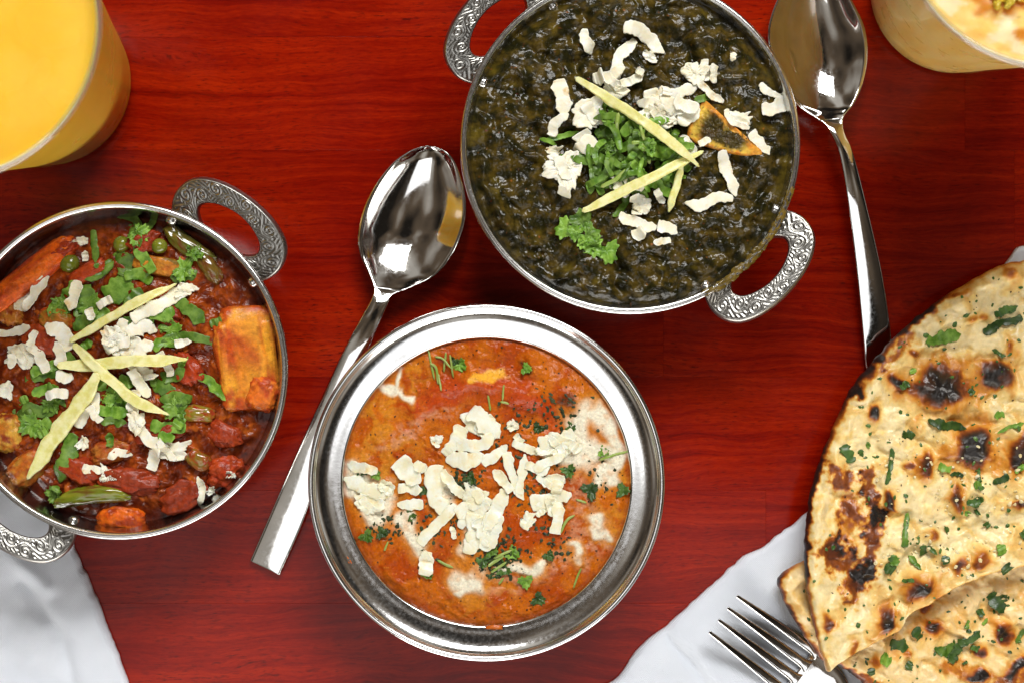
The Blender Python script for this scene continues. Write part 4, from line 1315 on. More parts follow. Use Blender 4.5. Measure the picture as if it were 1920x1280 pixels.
RCC = 'white grated cheese shred on the red vegetable curry'
cheese_set(FR, [
    ('c', 42, 560, 20, 20, 0.3, 'white cheese crumb beside the carrot stick'), ([(92, 516), (72, 545), (46, 582)], 18, 'straight white cheese shred leaning against the carrot stick'),
    ([(-6, 626), (25, 622), (60, 614)], 15, 'white cheese shred at the left picture edge below the carrot stick'),
    ('c', 40, 668, 28, 18, 0.2), ([(58, 645), (78, 668), (94, 696)], 19), ([(72, 620), (60, 650)], 13), ([(92, 606), (118, 625), (136, 655)], 30), ([(108, 640), (116, 668), (118, 692)], 19), ([(20, 690), (30, 660)], 18),
    ([(149, 526), (143, 552), (132, 583)], 21, 'rectangular white cheese shred left of the upper coriander leaves'), ([(184, 574), (212, 560)], 17), ([(172, 576), (177, 601)], 15),
    ('c', 152, 452, 12, 8, 0, 'tiny brownish cheese crumb near the upper rim of the red curry'), ([(160, 490), (158, 470)], 12),
    ([(228, 598), (236, 622), (244, 645)], 24), ([(244, 628), (270, 612), (297, 620)], 28), ('c', 240, 650, 32, 20, 0.2), ([(200, 660), (225, 640), (250, 640)], 26), ([(290, 640), (270, 655), (262, 690)], 24),
    ([(330, 644), (362, 640)], 14), ('c', 215, 630, 20, 16, 0.2), ('c', 270, 700, 22, 14, 0.1), ([(250, 596), (300, 572), (352, 544)], 27, 'broad white cheese piece lying along the upper ginger strip'), ('c', 350, 545, 18, 11, -0.3),
    ([(166, 728), (160, 765), (148, 802)], 27), ([(184, 735), (186, 764), (180, 788)], 17), ([(88, 742), (110, 736), (132, 736)], 19), ([(110, 706), (142, 708)], 20),
    ([(250, 692), (262, 715), (284, 742)], 19), ([(256, 730), (252, 775)], 20), ([(172, 760), (192, 790)], 16), ([(300, 660), (318, 690), (322, 705)], 18),
    ([(256, 778), (266, 806), (290, 826), (318, 836)], 20, 'thin curved white cheese shred above the lower flake'), ('c', 260, 790, 15, 18, 0), ('c', 316, 844, 32, 17, -0.1, 'largest ragged white cheese flake low on the red curry'),
    ([(280, 880), (290, 852), (305, 840)], 22), ('c', 158, 830, 9, 12, 0.3), ([(160, 872), (176, 878), (196, 880)], 17), ([(205, 857), (225, 848), (248, 853)], 15), ('c', 206, 888, 17, 12, 0.5),
    ([(370, 892), (380, 918), (372, 950)], 12, 'thin bent white cheese shred near the lower right rim of the red curry'), ('c', 392, 920, 8, 7, 0), ('c', 434, 890, 8, 6, 0), ('c', 12, 730, 13, 14, 0.4)],
    'red curry', 'cheese shreds on the red curry', (205, 700, 190, 190))
for p, w, lab in (([(136, 642), (185, 612), (240, 580), (334, 532)], 22, 'uppermost pale ginger strip on the red curry'),
                  ([(114, 686), (190, 684), (270, 674), (358, 674)], 29, 'thick level pale ginger strip in the middle of the red curry'),
                  ([(142, 644), (190, 690), (250, 742), (322, 776)], 25, 'ginger strip falling to the right across the red curry'),
                  ([(196, 700), (150, 760), (105, 820), (56, 898)], 38, 'broadest ginger strip pointing to the lower left of the red curry')):
    tag(strip(FR, 'ginger_strip', p, w * 0.78, 0.0018, M_GINGER, stiff=9, seed=w + p[0][0] * .1, ragged=0.20, jag=40, box=0.38, endr=0.02, taper=(0.55, 0.25), nu=60, nv=22, ribs=0.7, crumbly=0.25), lab, 'ginger')

# ------------------------------------------------------------------ orange butter curry (centre bowl)
Z_OR = 0.0283
or_cx, or_cy = img_xy(CBc, Z_OR)
or_cy += 0
or_R = (bowl_inner_r(CBp[:90], Z_OR) + 0.0004) / kz(Z_OR)
CREAM = [([(1100, 775), (1085, 800), (1100, 830)], 26), ([(1120, 770), (1150, 800), (1160, 850), (1150, 900)], 16), ([(1090, 850), (1140, 850)], 30), ([(1070, 815), (1080, 850)], 22),
         ([(1120, 900), (1155, 870)], 16), ([(865, 1082), (890, 1092)], 22), ([(930, 1072), (970, 1062), (1015, 1062)], 12), ([(870, 1110), (880, 1105)], 10), ([(760, 975), (775, 1005), (788, 1030)], 15),
         ([(1120, 965), (1125, 980)], 16), ([(1112, 995), (1125, 1000)], 12), ([(1075, 1030), (1085, 1040)], 12), ([(730, 728), (760, 690)], 6), ([(712, 722), (740, 735)], 8), ([(750, 735), (765, 745)], 7),
         ([(660, 880), (700, 930), (710, 960)], 26), ([(640, 905), (720, 925)], 20), ([(830, 900), (835, 950)], 20), ([(900, 985), (880, 1020)], 22), ([(1040, 850), (1075, 850)], 22)]
PINK = [([(720, 830), (760, 810), (790, 795)], 18), ([(790, 780), (850, 775)], 14), ([(1060, 900), (1100, 960), (1090, 1010)], 30), ([(1010, 1070), (1080, 1035)], 22), ([(900, 1090), (960, 1085)], 30), ([(1090, 1060), (1140, 1010)], 14), ([(750, 980), (790, 1020)], 26)]
MOUND = [([(782, 768), (830, 736), (880, 722), (950, 735), (1010, 745)], 18, .0034), ([(890, 706), (950, 706)], 14, .0012), ([(1000, 690), (1075, 745)], 32, .0022), ([(1065, 745)], 20, .0012), ([(880, 900), (960, 960), (1010, 880)], 60, .0016)]


def orange_h(X, Y):
    r = np.hypot(X - or_cx, Y - or_cy) / or_R
    ins = sst(1.0, 0.93, r)
    wx, wy = X + 12 * pn(X / 50, Y / 50, 61.0), Y + 12 * pn(X / 50, Y / 50, 66.0)
    z = 0.0009 * fbm(wx / 80, wy / 80, 63.0, 3) + 0.00036 * fbm(wx / 16, wy / 16, 64.0, 4)
    for pts, w, a in MOUND:
        z = z + a * np.exp(-(seg_dist(wx, wy, pts) / w) ** 2)
    z = Z_OR + ins * (z + 0.0004) + 0.0003 * (1 - ins) * pn(X / 12, Y / 12, 2.0)
    return z


def orange_top(X, Y, e):
    z = orange_h(X, Y)
    wx, wy = X + 16 * fbm(X / 42, Y / 42, 71.0, 2, 0.4), Y + 16 * fbm(X / 42, Y / 42, 76.0, 2, 0.4)
    f = sst(-0.6, 0.6, fbm(wx / 60, wy / 60, 73.0, 4))
    c = lerp((0.37, 0.054, 0.003), (0.48, 0.115, 0.005), f)
    left = sst(120, 40, seg_dist(wx, wy, [(690, 790), (740, 740), (700, 860)])) * 0.8 + sst(60, 15, seg_dist(wx, wy, [(1140, 740), (1160, 900), (1150, 1000)])) * 0.8 + sst(60, 20, seg_dist(wx, wy, [(880, 1120), (930, 1110)])) * 0.6
    c = lerp(c, (0.56, 0.21, 0.016), np.clip(left, 0, 1) * sst(-0.35, 0.5, fbm(wx / 30, wy / 30, 79.0, 3)))
    red = sst(34, 8, seg_dist(wx, wy, [(782, 768), (830, 736), (880, 722), (950, 735), (1010, 755), (1040, 790)]))
    c = lerp(c, (0.42, 0.045, 0.008), red * 0.7)
    yl = sst(14, 5, seg_dist(wx, wy, [(892, 706), (945, 704)]))
    c = lerp(c, (0.78, 0.40, 0.035), yl * 0.85)
    pk = np.zeros_like(X)
    for pts, w in PINK:
        pk = np.maximum(pk, sst(w * 1.3, w * 0.3, seg_dist(wx, wy, pts)))
    c = lerp(c, (0.56, 0.25, 0.13), pk * 0.7 * sst(-0.5, 0.3, fbm(X / 14, Y / 14, 81.0, 3)))
    cr = np.zeros_like(X); halo = np.zeros_like(X)
    for pts, w in CREAM:
        d = seg_dist(wx, wy, pts)
        cr = np.maximum(cr, sst(w * 1.3, w * 0.35, d)); halo = np.maximum(halo, sst(w * 2.2, w * 0.8, d))
    c = lerp(c, (0.60, 0.25, 0.03), halo * 0.6)
    c = lerp(c, (0.76, 0.72, 0.56), cr * 0.92)
    c = lerp(c, (0.56, 0.22, 0.04), sst(0.2, 0.7, fbm(X / 22, Y / 22, 91.0, 2)) * cr * 0.4)
    ch = np.maximum(sst(17, 5, seg_dist(wx, wy, [(985, 690), (992, 694)])), 0.8 * sst(18, 6, seg_dist(wx, wy, [(1062, 748)])))
    c = lerp(c, (0.035, 0.016, 0.008), ch * 0.85)
    sp = sst(0.66, 0.82, pn(X / 5, Y / 5, 84.0)); c = lerp(c, (0.07, 0.016, 0.005), sp * 0.75 * (1 - cr))
    sy = sst(0.62, 0.8, pn(X / 6, Y / 6, 88.0)); c = lerp(c, (0.70, 0.26, 0.03), sy * 0.6 * (1 - cr))
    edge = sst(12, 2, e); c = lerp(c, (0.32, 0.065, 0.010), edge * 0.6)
    return z + 0.0004 * cr, c


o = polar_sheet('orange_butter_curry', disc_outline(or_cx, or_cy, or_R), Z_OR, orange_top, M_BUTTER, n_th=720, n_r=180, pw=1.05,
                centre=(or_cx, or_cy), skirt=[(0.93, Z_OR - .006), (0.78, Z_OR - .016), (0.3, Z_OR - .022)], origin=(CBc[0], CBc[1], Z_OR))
tag(o, 'creamy orange curry with cream swirls filling the wide rimmed bowl', 'curry')
FO = Field(or_cx, or_cy, or_R, Z_OR + 0.001)
FO.z = orange_h(FO.X, FO.Y)

# dark herb bed under the cheese
rr = random.Random(21)
spots = []
for cx, cy, sx, sy, n in ((868, 905, 32, 26, 110), (935, 1045, 42, 30, 190), (1000, 905, 50, 40, 60), (735, 985, 40, 30, 50), (1060, 800, 40, 40, 30), (830, 985, 50, 40, 60), (1050, 760, 60, 40, 40), (1010, 1010, 60, 45, 60), (960, 800, 60, 60, 40), (1120, 880, 30, 60, 30)):
    for _ in range(n):
        spots.append((rr.gauss(cx, sx * 0.55), rr.gauss(cy, sy * 0.55)))
flecks(FO, 'dried_herb_flecks', spots, M_FLECK, (4, 13), 3, 'dark crumbled dried herb flecks between the cheese on the orange curry')
spots = []
while len(spots) < 330:
    x, y = rr.uniform(650, 1175), rr.uniform(640, 1160)
    if (x - or_cx) ** 2 + (y - or_cy) ** 2 < (or_R - 12) ** 2:
        spots.append((x, y))
flecks(FO, 'ground_spice_specks', spots, M_CHAR, (1.5, 5), 5, 'fine dark spice specks sprinkled over the orange curry', cat='spices')
OHL = 'small green herb leaf on the orange curry'
for q, (x, y, r, rot) in enumerate(((686, 1003, 15, 0.8), (714, 998, 13, 0.2), (680, 880, 13, 0.3), (705, 890, 10, 1.0), (1105, 920, 18, -0.7), (1165, 918, 15, 0.1), (985, 1088, 16, 1.4), (1008, 1122, 15, 0.5), (1028, 1040, 12, 0.9),
                                    (862, 684, 14, 0.7), (852, 676, 10, 2.0), (925, 1075, 12, 0.4), (985, 690, 12, 0.3), (1065, 880, 14, 1.2), (1068, 800, 12, 0.3), (800, 1072, 14, 1.0), (792, 920, 10, 0.3), (770, 965, 12, 2.0), (960, 1035, 15, 0.5), (905, 1050, 14, 1.5), (945, 1065, 16, 2.5), (920, 1030, 14, 0.1), (880, 895, 14, 0.7), (856, 915, 13, 1.9), (1130, 845, 12, 0.4), (1010, 800, 12, 2.2))):
    tag(leaf(FO, 'herb_leaf', x, y, r, rot, M_LEAF_DARK if q % 3 else M_LEAF, seed=q * 1.7, lobes=3, cup=0.6, tilt=(R_.uniform(-.8, .8), R_.uniform(-.8, .8))), 'small %s herb leaf at the %s of the orange curry' % ('dark green' if q % 3 else 'bright green', region((x - 911) / 260, (y - 902) / 260, 0.25)), 'herb', 'herb leaves on the orange curry')
OHS = 'thin green herb stalk on the orange curry'
for q, (p, w) in enumerate((([(803, 655), (808, 680), (815, 712)], 4), ([(806, 680), (818, 690), (822, 720)], 5), ([(822, 700), (828, 732)], 4), ([(836, 660), (832, 698)], 4), ([(844, 664), (850, 708)], 4), ([(915, 740), (920, 770)], 4), ([(945, 720), (942, 750)], 4), ([(938, 752), (955, 756)], 4),
                            ([(1050, 1000), (1062, 975), (1078, 964)], 5), ([(1075, 1102), (1082, 1082), (1090, 1064)], 4), ([(720, 1032), (728, 1014)], 4), ([(820, 1050), (835, 1058), (850, 1064)], 5), ([(935, 1095), (945, 1082)], 4), ([(1122, 862), (1150, 852), (1178, 846)], 5), ([(1080, 935), (1100, 942)], 4),
                            ([(915, 1060), (945, 1040)], 6), ([(920, 1072), (950, 1052)], 5), ([(925, 1045), (960, 1030)], 5), ([(815, 668), (830, 672), (846, 690)], 4))):
    tag(strip(FO, 'herb_stalk', p, w, 0.0006, M_STEM, stiff=4, seed=q * 1.1, ragged=0.2, taper=(0.8, 0.5), nu=14, nv=8), 'thin green herb stalk at the %s of the orange curry' % region((p[0][0] - 911) / 260, (p[0][1] - 902) / 260, 0.25), 'herb', 'herb stalks on the orange curry')

SH = lambda it: (('c', it[1], it[2], it[3] * 0.80, it[4] * 0.80) + tuple(it[5:])) if it[0] == 'c' else ((it[0], it[1] * 0.82) + tuple(it[2:]))
OCC = 'white melting cheese shred in the pile on the orange curry'
cheese_set(FO, [SH(it) for it in [
    ([(650, 868), (680, 878), (708, 884)], 24, 'short flat white cheese shred highest at the left of the orange curry'),
    ([(644, 896), (690, 918), (738, 922)], 36, 'broad white cheese flake at the left rim of the orange curry'), ('c', 722, 912, 18, 15, 0.2), ('c', 690, 945, 30, 22, 0.1, 'lowest soft white cheese lump at the left of the orange curry'),
    ([(746, 914), (792, 916)], 25, 'upper of two small square white cheese pieces left of the pile'), ([(744, 946), (794, 944)], 23, 'lower of two small square white cheese pieces left of the pile'),
    ([(745, 862), (762, 880), (790, 902)], 44, 'wide white cheese flake left of the central pile on the orange curry'), ([(775, 870), (800, 880)], 26),
    ('c', 903, 795, 38, 30, 0.5, 'large smooth white cheese lump topmost in the central pile'), ([(880, 770), (905, 790), (935, 820)], 40), ([(870, 800), (850, 830), (832, 852)], 34), ('c', 818, 826, 13, 12, 0),
    ([(835, 862), (870, 862), (912, 858)], 36), ('c', 962, 798, 13, 12, 0.2), ([(855, 830), (890, 835), (925, 815)], 30), ([(965, 815), (980, 830)], 18),
    ([(818, 870), (818, 920), (830, 965)], 40), ([(830, 880), (852, 912), (876, 936)], 24, 'narrow white cheese shred crossing the dark herb bed'), ([(788, 1022), (815, 985), (856, 945)], 25, 'long white cheese shred at the lower left of the central pile'),
    ([(884, 920), (876, 960), (862, 990)], 24), ([(846, 986), (852, 1010)], 14), ([(850, 955), (890, 960), (915, 940)], 36), ([(900, 970), (890, 1010), (868, 1034)], 42), ([(930, 960), (920, 1000), (905, 1030)], 36), ('c', 900, 990, 34, 34, 0.3), ('c', 895, 930, 30, 24, 0.1), ([(945, 915), (930, 955), (905, 995)], 30),
    ([(905, 870), (930, 850), (950, 832)], 26), ([(950, 846), (960, 890), (982, 936)], 22, 'pointed upright white cheese shred in the middle of the central pile'), ([(925, 880), (945, 900), (960, 920)], 22), ([(985, 850), (980, 885), (972, 925)], 20), ([(960, 830), (990, 840), (1010, 850)], 20), ([(985, 870), (1010, 880), (1030, 870)], 22),
    ([(1008, 820), (1040, 830), (1078, 815)], 42), ('c', 1045, 835, 36, 24, 0.1), ([(1000, 880), (1030, 862), (1060, 850)], 20), ([(1015, 905), (1040, 895), (1060, 905)], 22), ([(1005, 892), (1030, 905), (1050, 920)], 16), ([(995, 945), (1028, 936), (1072, 925)], 36), ([(1048, 900), (1040, 930)], 24), ('c', 1030, 950, 30, 18, 0.1),
    ([(1048, 940), (1046, 970), (1042, 1000)], 26, 'short blunt white cheese shred at the lower right of the central pile'), ('c', 990, 974, 16, 18, 0.2, 'round white cheese lump below the central pile right of its middle'), ([(1022, 955), (1005, 965)], 18),
    ([(803, 1034), (800, 1060), (796, 1078)], 30, 'small white cheese piece lowest on the orange curry'), ([(790, 1036), (810, 1046)], 18), ([(1070, 830), (1090, 845)], 26)]],
    'orange curry', 'cheese shreds on the orange curry', (905, 920, 210, 160), mat=M_CHEESE_W, bury=0.3, thick=0.0008, pile=0.45)

# a drip of sauce on the wide flange at the bottom
M_DRIP = m_plain('sauce_drip', (0.46, 0.085, 0.008), (0.52, 0.14, 0.012), (0.2, 0.35), 300, 0.3, bump=0.0001)
curry_o = bpy.data.objects['orange_butter_curry']
kd = kz(0.0295)
for x, y, a_, b_, rot in ((928, 1176, 18, 5, 0.0), (655, 1050, 14, 4, 1.1)):
    lump('sauce_drip', ((x - 960) * kd, (640 - y) * kd, 0.0296), (a_ * kd, b_ * kd, 0.0010), (0, 0, -rot), M_DRIP, boxy=2.0, amp=0.3, seed=x, parent=curry_o, nu=28, nv=14)
M_SMEAR = m_plain('spinach_smear', (0.085, 0.055, 0.007), (0.16, 0.10, 0.012), (0.2, 0.4), 300, 0.35, bump=0.0001)
sp_o = bpy.data.objects['spinach_curry']
for q in range(15):
    an = radians(18 + q * 3.1 + R_.uniform(-1, 1))
    rr_ = 0.0575 * (1 + R_.uniform(-0.008, 0.006))
    lump('sauce_smear', (TBc[0] + rr_ * cos(-an), TBc[1] + rr_ * sin(-an), 0.0416), (0.0009 + R_.uniform(0, .0006), 0.0022 + R_.uniform(0, .0014), 0.0008), (0, 0, -an + R_.uniform(-.3, .3)), M_SMEAR, boxy=2.0, amp=0.5, seed=q * 2.3, parent=sp_o, nu=22, nv=12)


# ------------------------------------------------------------------ cups
def cup(cpx, label):
    b = WP(*cpx, 0.0)[:2]
    root = empty('plastic_cup', (b[0], b[1], 0))
    tag(root, label, 'cup')
    outer = [(0.0, .0022), (.024, .0022), (.0262, .0008), (.0285, .0001), (.0304, .0008), (.0314, .0030), (.0318, .0070), (.0330, .0140), (.0348, .028), (.0400, .0650), (.0466, .1120), (.0470, .1160)]
    op = catmull(outer, 90); op[:, 0] = np.maximum(op[:, 0], 0)
    lathe('cup_wall', op, b, M_CLEAR, 140, origin=(b[0], b[1], 0), parent=root)
    rim = lathe('rim', bead_profile(.0480, .1182, .0012, 20), b, M_RIM, 140, origin=(b[0], b[1], .118), parent=root)
    lathe('lip_ring', bead_profile(.0470, .1146, .0005, 12), b, M_RIM, 140, origin=(b[0], b[1], .1146), parent=rim)
    return b, op


def drink(b, op, ztop, name, mat, colf, label, hump=None):
    lo = op[(op[:, 0] > 0.0300) & (op[:, 1] > 0.002)]
    side = lo[lo[:, 1] < ztop - 0.001] + np.array([-0.0005, 0.0003])
    rt = np.interp(ztop, op[:, 1], op[:, 0]) - 0.0005
    menis = [(rt, ztop + 0.0002), (rt - 0.0006, ztop - 0.0005), (rt - 0.002, ztop - 0.0008)]
    inn = [(r, ztop - 0.0009) for r in np.linspace(rt - 0.003, 0.0, 60)]
    prof = np.vstack([[(0.0, .0032), (.029, .0032)], side, menis, inn])
    p = np.asarray(prof)
    segs = 220
    th = np.linspace(0, 2 * pi, segs, endpoint=False)
    V = np.stack([b[0] + p[None, :, 0] * np.cos(th)[:, None], b[1] + p[None, :, 0] * np.sin(th)[:, None], np.broadcast_to(p[None, :, 1], (segs, len(p)))], -1).copy()
    is_top = np.zeros((segs, len(p)), bool); is_top[:, -60:] = True
    if hump is not None:
        V[..., 2] += np.where(is_top, hump(V), 0)
    o = mesh_obj(name, V, [grid_faces(segs, len(p), True, False)], mat, origin=(b[0], b[1], 0.003), colors=colf(V, is_top))
    return tag(o, label, 'drink')


b, op = cup((92, 155), 'clear plastic cup of yellow mango drink at the upper left corner')
drink(b, op, 0.1115, 'mango_drink', M_MANGO,
      lambda V, t: lerp((0.82, 0.50, 0.040), (0.83, 0.53, 0.060), sst(-0.5, 0.7, fbm(V[..., 0] * 60, V[..., 1] * 60, 3.0, 3))),
      'smooth yellow mango drink in the upper left cup')
b2, op2 = cup((1785, -17), 'clear plastic cup of pale spiced drink at the upper right corner')


def pist_col(V, t):
    k = kz(0.11)
    X, Y = V[..., 0] / k + 960, 640 - V[..., 1] / k
    n = fbm(X / 40, Y / 40, 5.0, 4)
    c = lerp((0.78, 0.50, 0.12), (0.81, 0.57, 0.18), sst(-0.5, 0.5, n))
    foam = sst(-0.05, 0.35, fbm(X / 55 + 3, Y / 45, 9.0, 4)) * t
    c = lerp(c, (0.80, 0.66, 0.38), foam)
    syr = t * sst(34, 14, seg_dist(X + 12 * pn(X / 20, Y / 20), Y + 10 * pn(X / 20, Y / 20, 4), [(1840, -20), (1850, 8), (1890, 2), (1930, -10), (1960, -5)]))
    c = lerp(c, (0.60, 0.22, 0.02), syr)
    syr2 = t * sst(16, 6, seg_dist(X + 6 * pn(X / 12, Y / 12), Y, [(1910, 66), (1950, 62)]))
    c = lerp(c, (0.60, 0.22, 0.02), syr2)
    a = np.arctan2(V[..., 1] - b2[1], V[..., 0] - b2[0])
    sp = sst(0.62, 0.78, pn(a * 14 + 5, V[..., 2] * 600, 2.0)) * (~t) * sst(-0.3, 0.2, pn(a * 4, V[..., 2] * 80, 7.0))
    c = lerp(c, (0.16, 0.12, 0.03), sp * 0.75)
    sp2 = sst(0.72, 0.84, pn(X / 9, Y / 9, 12.0)) * t
    return lerp(c, (0.25, 0.20, 0.07), sp2 * 0.7)


drink(b2, op2, 0.1115, 'spiced_drink', M_PIST, pist_col, 'pale yellow drink with dark specks and orange topping in the upper right cup',
      hump=lambda V: 0.0004 * fbm(V[..., 0] * 150, V[..., 1] * 150, 1.0, 3))
k = kz(0.111)
for q, (x, y, a, bb) in enumerate(((1876, -4, 15, 9), (1892, 6, 12, 7), (1868, 10, 9, 6), (1912, -6, 13, 8))):
    o = lump('nut_piece', ((x - 960) * k, (640 - y) * k, 0.1116), (a * k, bb * k, 0.0014), (0, 0, q * 0.9), m_plain('chopped_nut_%d' % q, (0.66, 0.42, 0.03), (0.50, 0.40, 0.04), (0.2, 0.4), 250, 0.5, 0.2, 0.002), boxy=2.4, amp=0.35, seed=q * 2.0)
    tag(o, 'yellow green nut piece floating on the spiced drink', 'nut', 'nut pieces on the spiced drink')


# ------------------------------------------------------------------ cutlery
def ladle(name, LR, zs, depth, thick, label, zn=0.008, neck=11):
    L = catmull([p[:2] for p in LR], len(LR) * 9); Rr = catmull([p[2:] for p in LR], len(LR) * 9)
    n = len(L)
    z = catmull(np.stack([zs, depth, thick], 1), n)
    nv = 25
    v = np.linspace(-1, 1, nv)
    T = L[:, None] * (0.5 - 0.5 * v)[None, :, None] + Rr[:, None] * (0.5 + 0.5 * v)[None, :, None]
    sh = np.clip(1 - np.abs(v) ** 2.1, 0, 1)
    ztop = z[:, 0][:, None] - np.clip(z[:, 1], -0.01, 0.02)[:, None] * sh[None, :]
    ztop = ztop - (0.00025 * np.exp(-((np.abs(v) - 1) / 0.03) ** 2))[None]
    zbot = ztop - z[:, 2][:, None] * (0.35 + 0.65 * np.clip((1 - v ** 2), 0, 1) ** 0.4)[None, :]
    k = kz(zn)
    P = lambda Z: np.stack([(T[..., 0] - 960) * k, (640 - T[..., 1]) * k, Z], -1)
    V = np.concatenate([P(ztop), P(zbot)[:, ::-1]], 1)[:, ::-1]
    org = V.reshape(-1, 3).mean(0) * [1, 1, 0]
    root = tag(empty(name, org), label, 'spoon')
    m = neck * n // len(LR)
    tube('spoon_bowl', V[:m + 1], M_MIRROR, origin=org, parent=root)
    tube('handle', V[m:], M_MIRROR, origin=org, parent=root)
    return root


sp1 = [(799, 274, 803, 274), (786, 277, 820, 277), (765, 286, 840, 288), (738, 306, 856, 310), (708, 343, 869, 348), (686, 384, 874, 384), (675, 422, 873, 412), (672, 450, 865, 441), (677, 482, 850, 474),
       (690, 510, 818, 516), (700, 532, 772, 540), (703, 549, 739, 554), (695, 569, 728, 575), (676, 604, 712, 614), (640, 672, 681, 688), (565, 832, 614, 853), (510, 953, 567, 978), (468, 1046, 524, 1073), (466, 1050, 522, 1077)]
zs1 = [.0085, .0087, .0090, .0093, .0095, .0095, .0095, .0097, .0102, .0112, .0125, .0135, .0145, .0155, .0150, .0110, .0065, .0030, .0028]
dp1 = [.0000, .0012, .0032, .0056, .0074, .0082, .0082, .0078, .0062, .0038, .0016, .0002, -.0006, -.0006, -.0005, -.0004, -.0003, -.0002, 0]
tk1 = [.0010, .0010, .0010, .0010, .0010, .0010, .0010, .0011, .0013, .0018, .0024, .0026, .0026, .0024, .0022, .0020, .0018, .0016, .0014]
ladle('table_spoon', sp1, np.array(zs1), np.array(dp1) * 0.78, np.array(tk1), 'steel spoon lying between the bowls with its handle under the wide rimmed bowl')
sp2 = [(1525, -54, 1529, -54), (1510, -52, 1544, -51), (1490, -42, 1564, -41), (1470, -22, 1584, -18), (1451, 14, 1604, 18), (1440, 54, 1619, 52), (1441, 92, 1625, 88), (1450, 128, 1623, 126), (1466, 166, 1613, 166),
       (1492, 200, 1596, 200), (1522, 222, 1580, 218), (1540, 236, 1575, 236), (1552, 256, 1578, 256), (1566, 295, 1592, 292), (1582, 378, 1614, 374), (1603, 510, 1649, 505), (1619, 620, 1671, 612), (1630, 690, 1678, 660), (1640, 712, 1672, 700)]
ladle('table_spoon', sp2, np.array(zs1), np.array(dp1) * 0.78, np.array(tk1), 'steel spoon between the spinach bowl and the flatbread')


def fork():
    t0 = np.array([1351.0, 1144.0]); d = np.array([0.797, 0.605]); d /= np.linalg.norm(d); nrm = np.array([-d[1], d[0]])
    org = WP(1492, 1251, 0)
    root = empty('table_fork', org)
    tag(root, 'steel table fork on the napkin with its handle under the flatbread', 'fork')
    zn = 0.006
    k = kz(zn)

    def loft(name, sec, top=0.0003):
        # sec: along, centre offset, half width, z, thickness
        s = catmull(np.array(sec), max(24, len(sec) * 8))
        V = []
        for a, c, h, z, th in s:
            p = t0 + d * a
            ring = []
            for u, w in ((-1, -.5), (-1, .25), (-.85, .5), (-.4, .52), (0, .54), (.4, .52), (.85, .5), (1, .25), (1, -.5), (0, -.55)):
                q = p + nrm * (c + u * h)
                ring.append(((q[0] - 960) * k, (640 - q[1]) * k, z + w * th))
            V.append(ring)
        return tube(name, np.array(V), M_MIRROR, origin=org, parent=root)
    for i in range(4):
        o = (i - 1.5)
        loft('tine', [(0, o * 28, 2.8, .0128, .0014), (8, o * 28.2, 3.6, .0122, .0016), (50, o * 29, 5.4, .0092, .0020), (100, o * 30, 7.4, .0068, .0022), (150, o * 31, 9.2, .0054, .0023), (182, o * 31.5, 10.2, .0050, .0023), (196, o * 31.5, 15.8, .0049, .0022)])
    loft('head', [(184, 0, 56, .0048, .0021), (215, 0, 57, .0046, .0022), (250, 0, 50, .0046, .0023), (285, 0, 32, .0052, .0025), (310, 0, 18, .0062, .0027), (330, 0, 14, .0070, .0028)])
    loft('handle', [(326, 0, 14, .0069, .0028), (380, 0, 14, .0085, .0028), (500, 0, 18, .0090, .0026), (650, 0, 24, .0072, .0024), (800, 0, 30, .0042, .0022), (860, 0, 28, .0030, .0020), (872, 0, 18, .0028, .0018)])


fork()


# ------------------------------------------------------------------ flatbreads
BURN = [(0.0, (0.84, 0.68, 0.36)), (0.14, (0.80, 0.56, 0.19)), (0.36, (0.62, 0.25, 0.028)), (0.54, (0.33, 0.085, 0.012)), (0.74, (0.11, 0.026, 0.008)), (0.90, (0.035, 0.016, 0.009)), (1.0, (0.016, 0.012, 0.010))]


def burn_col(b):
    xs = [q[0] for q in BURN]
    return np.stack([np.interp(b, xs, [q[1][j] for q in BURN]) for j in range(3)], -1)


class Bread:
    pass


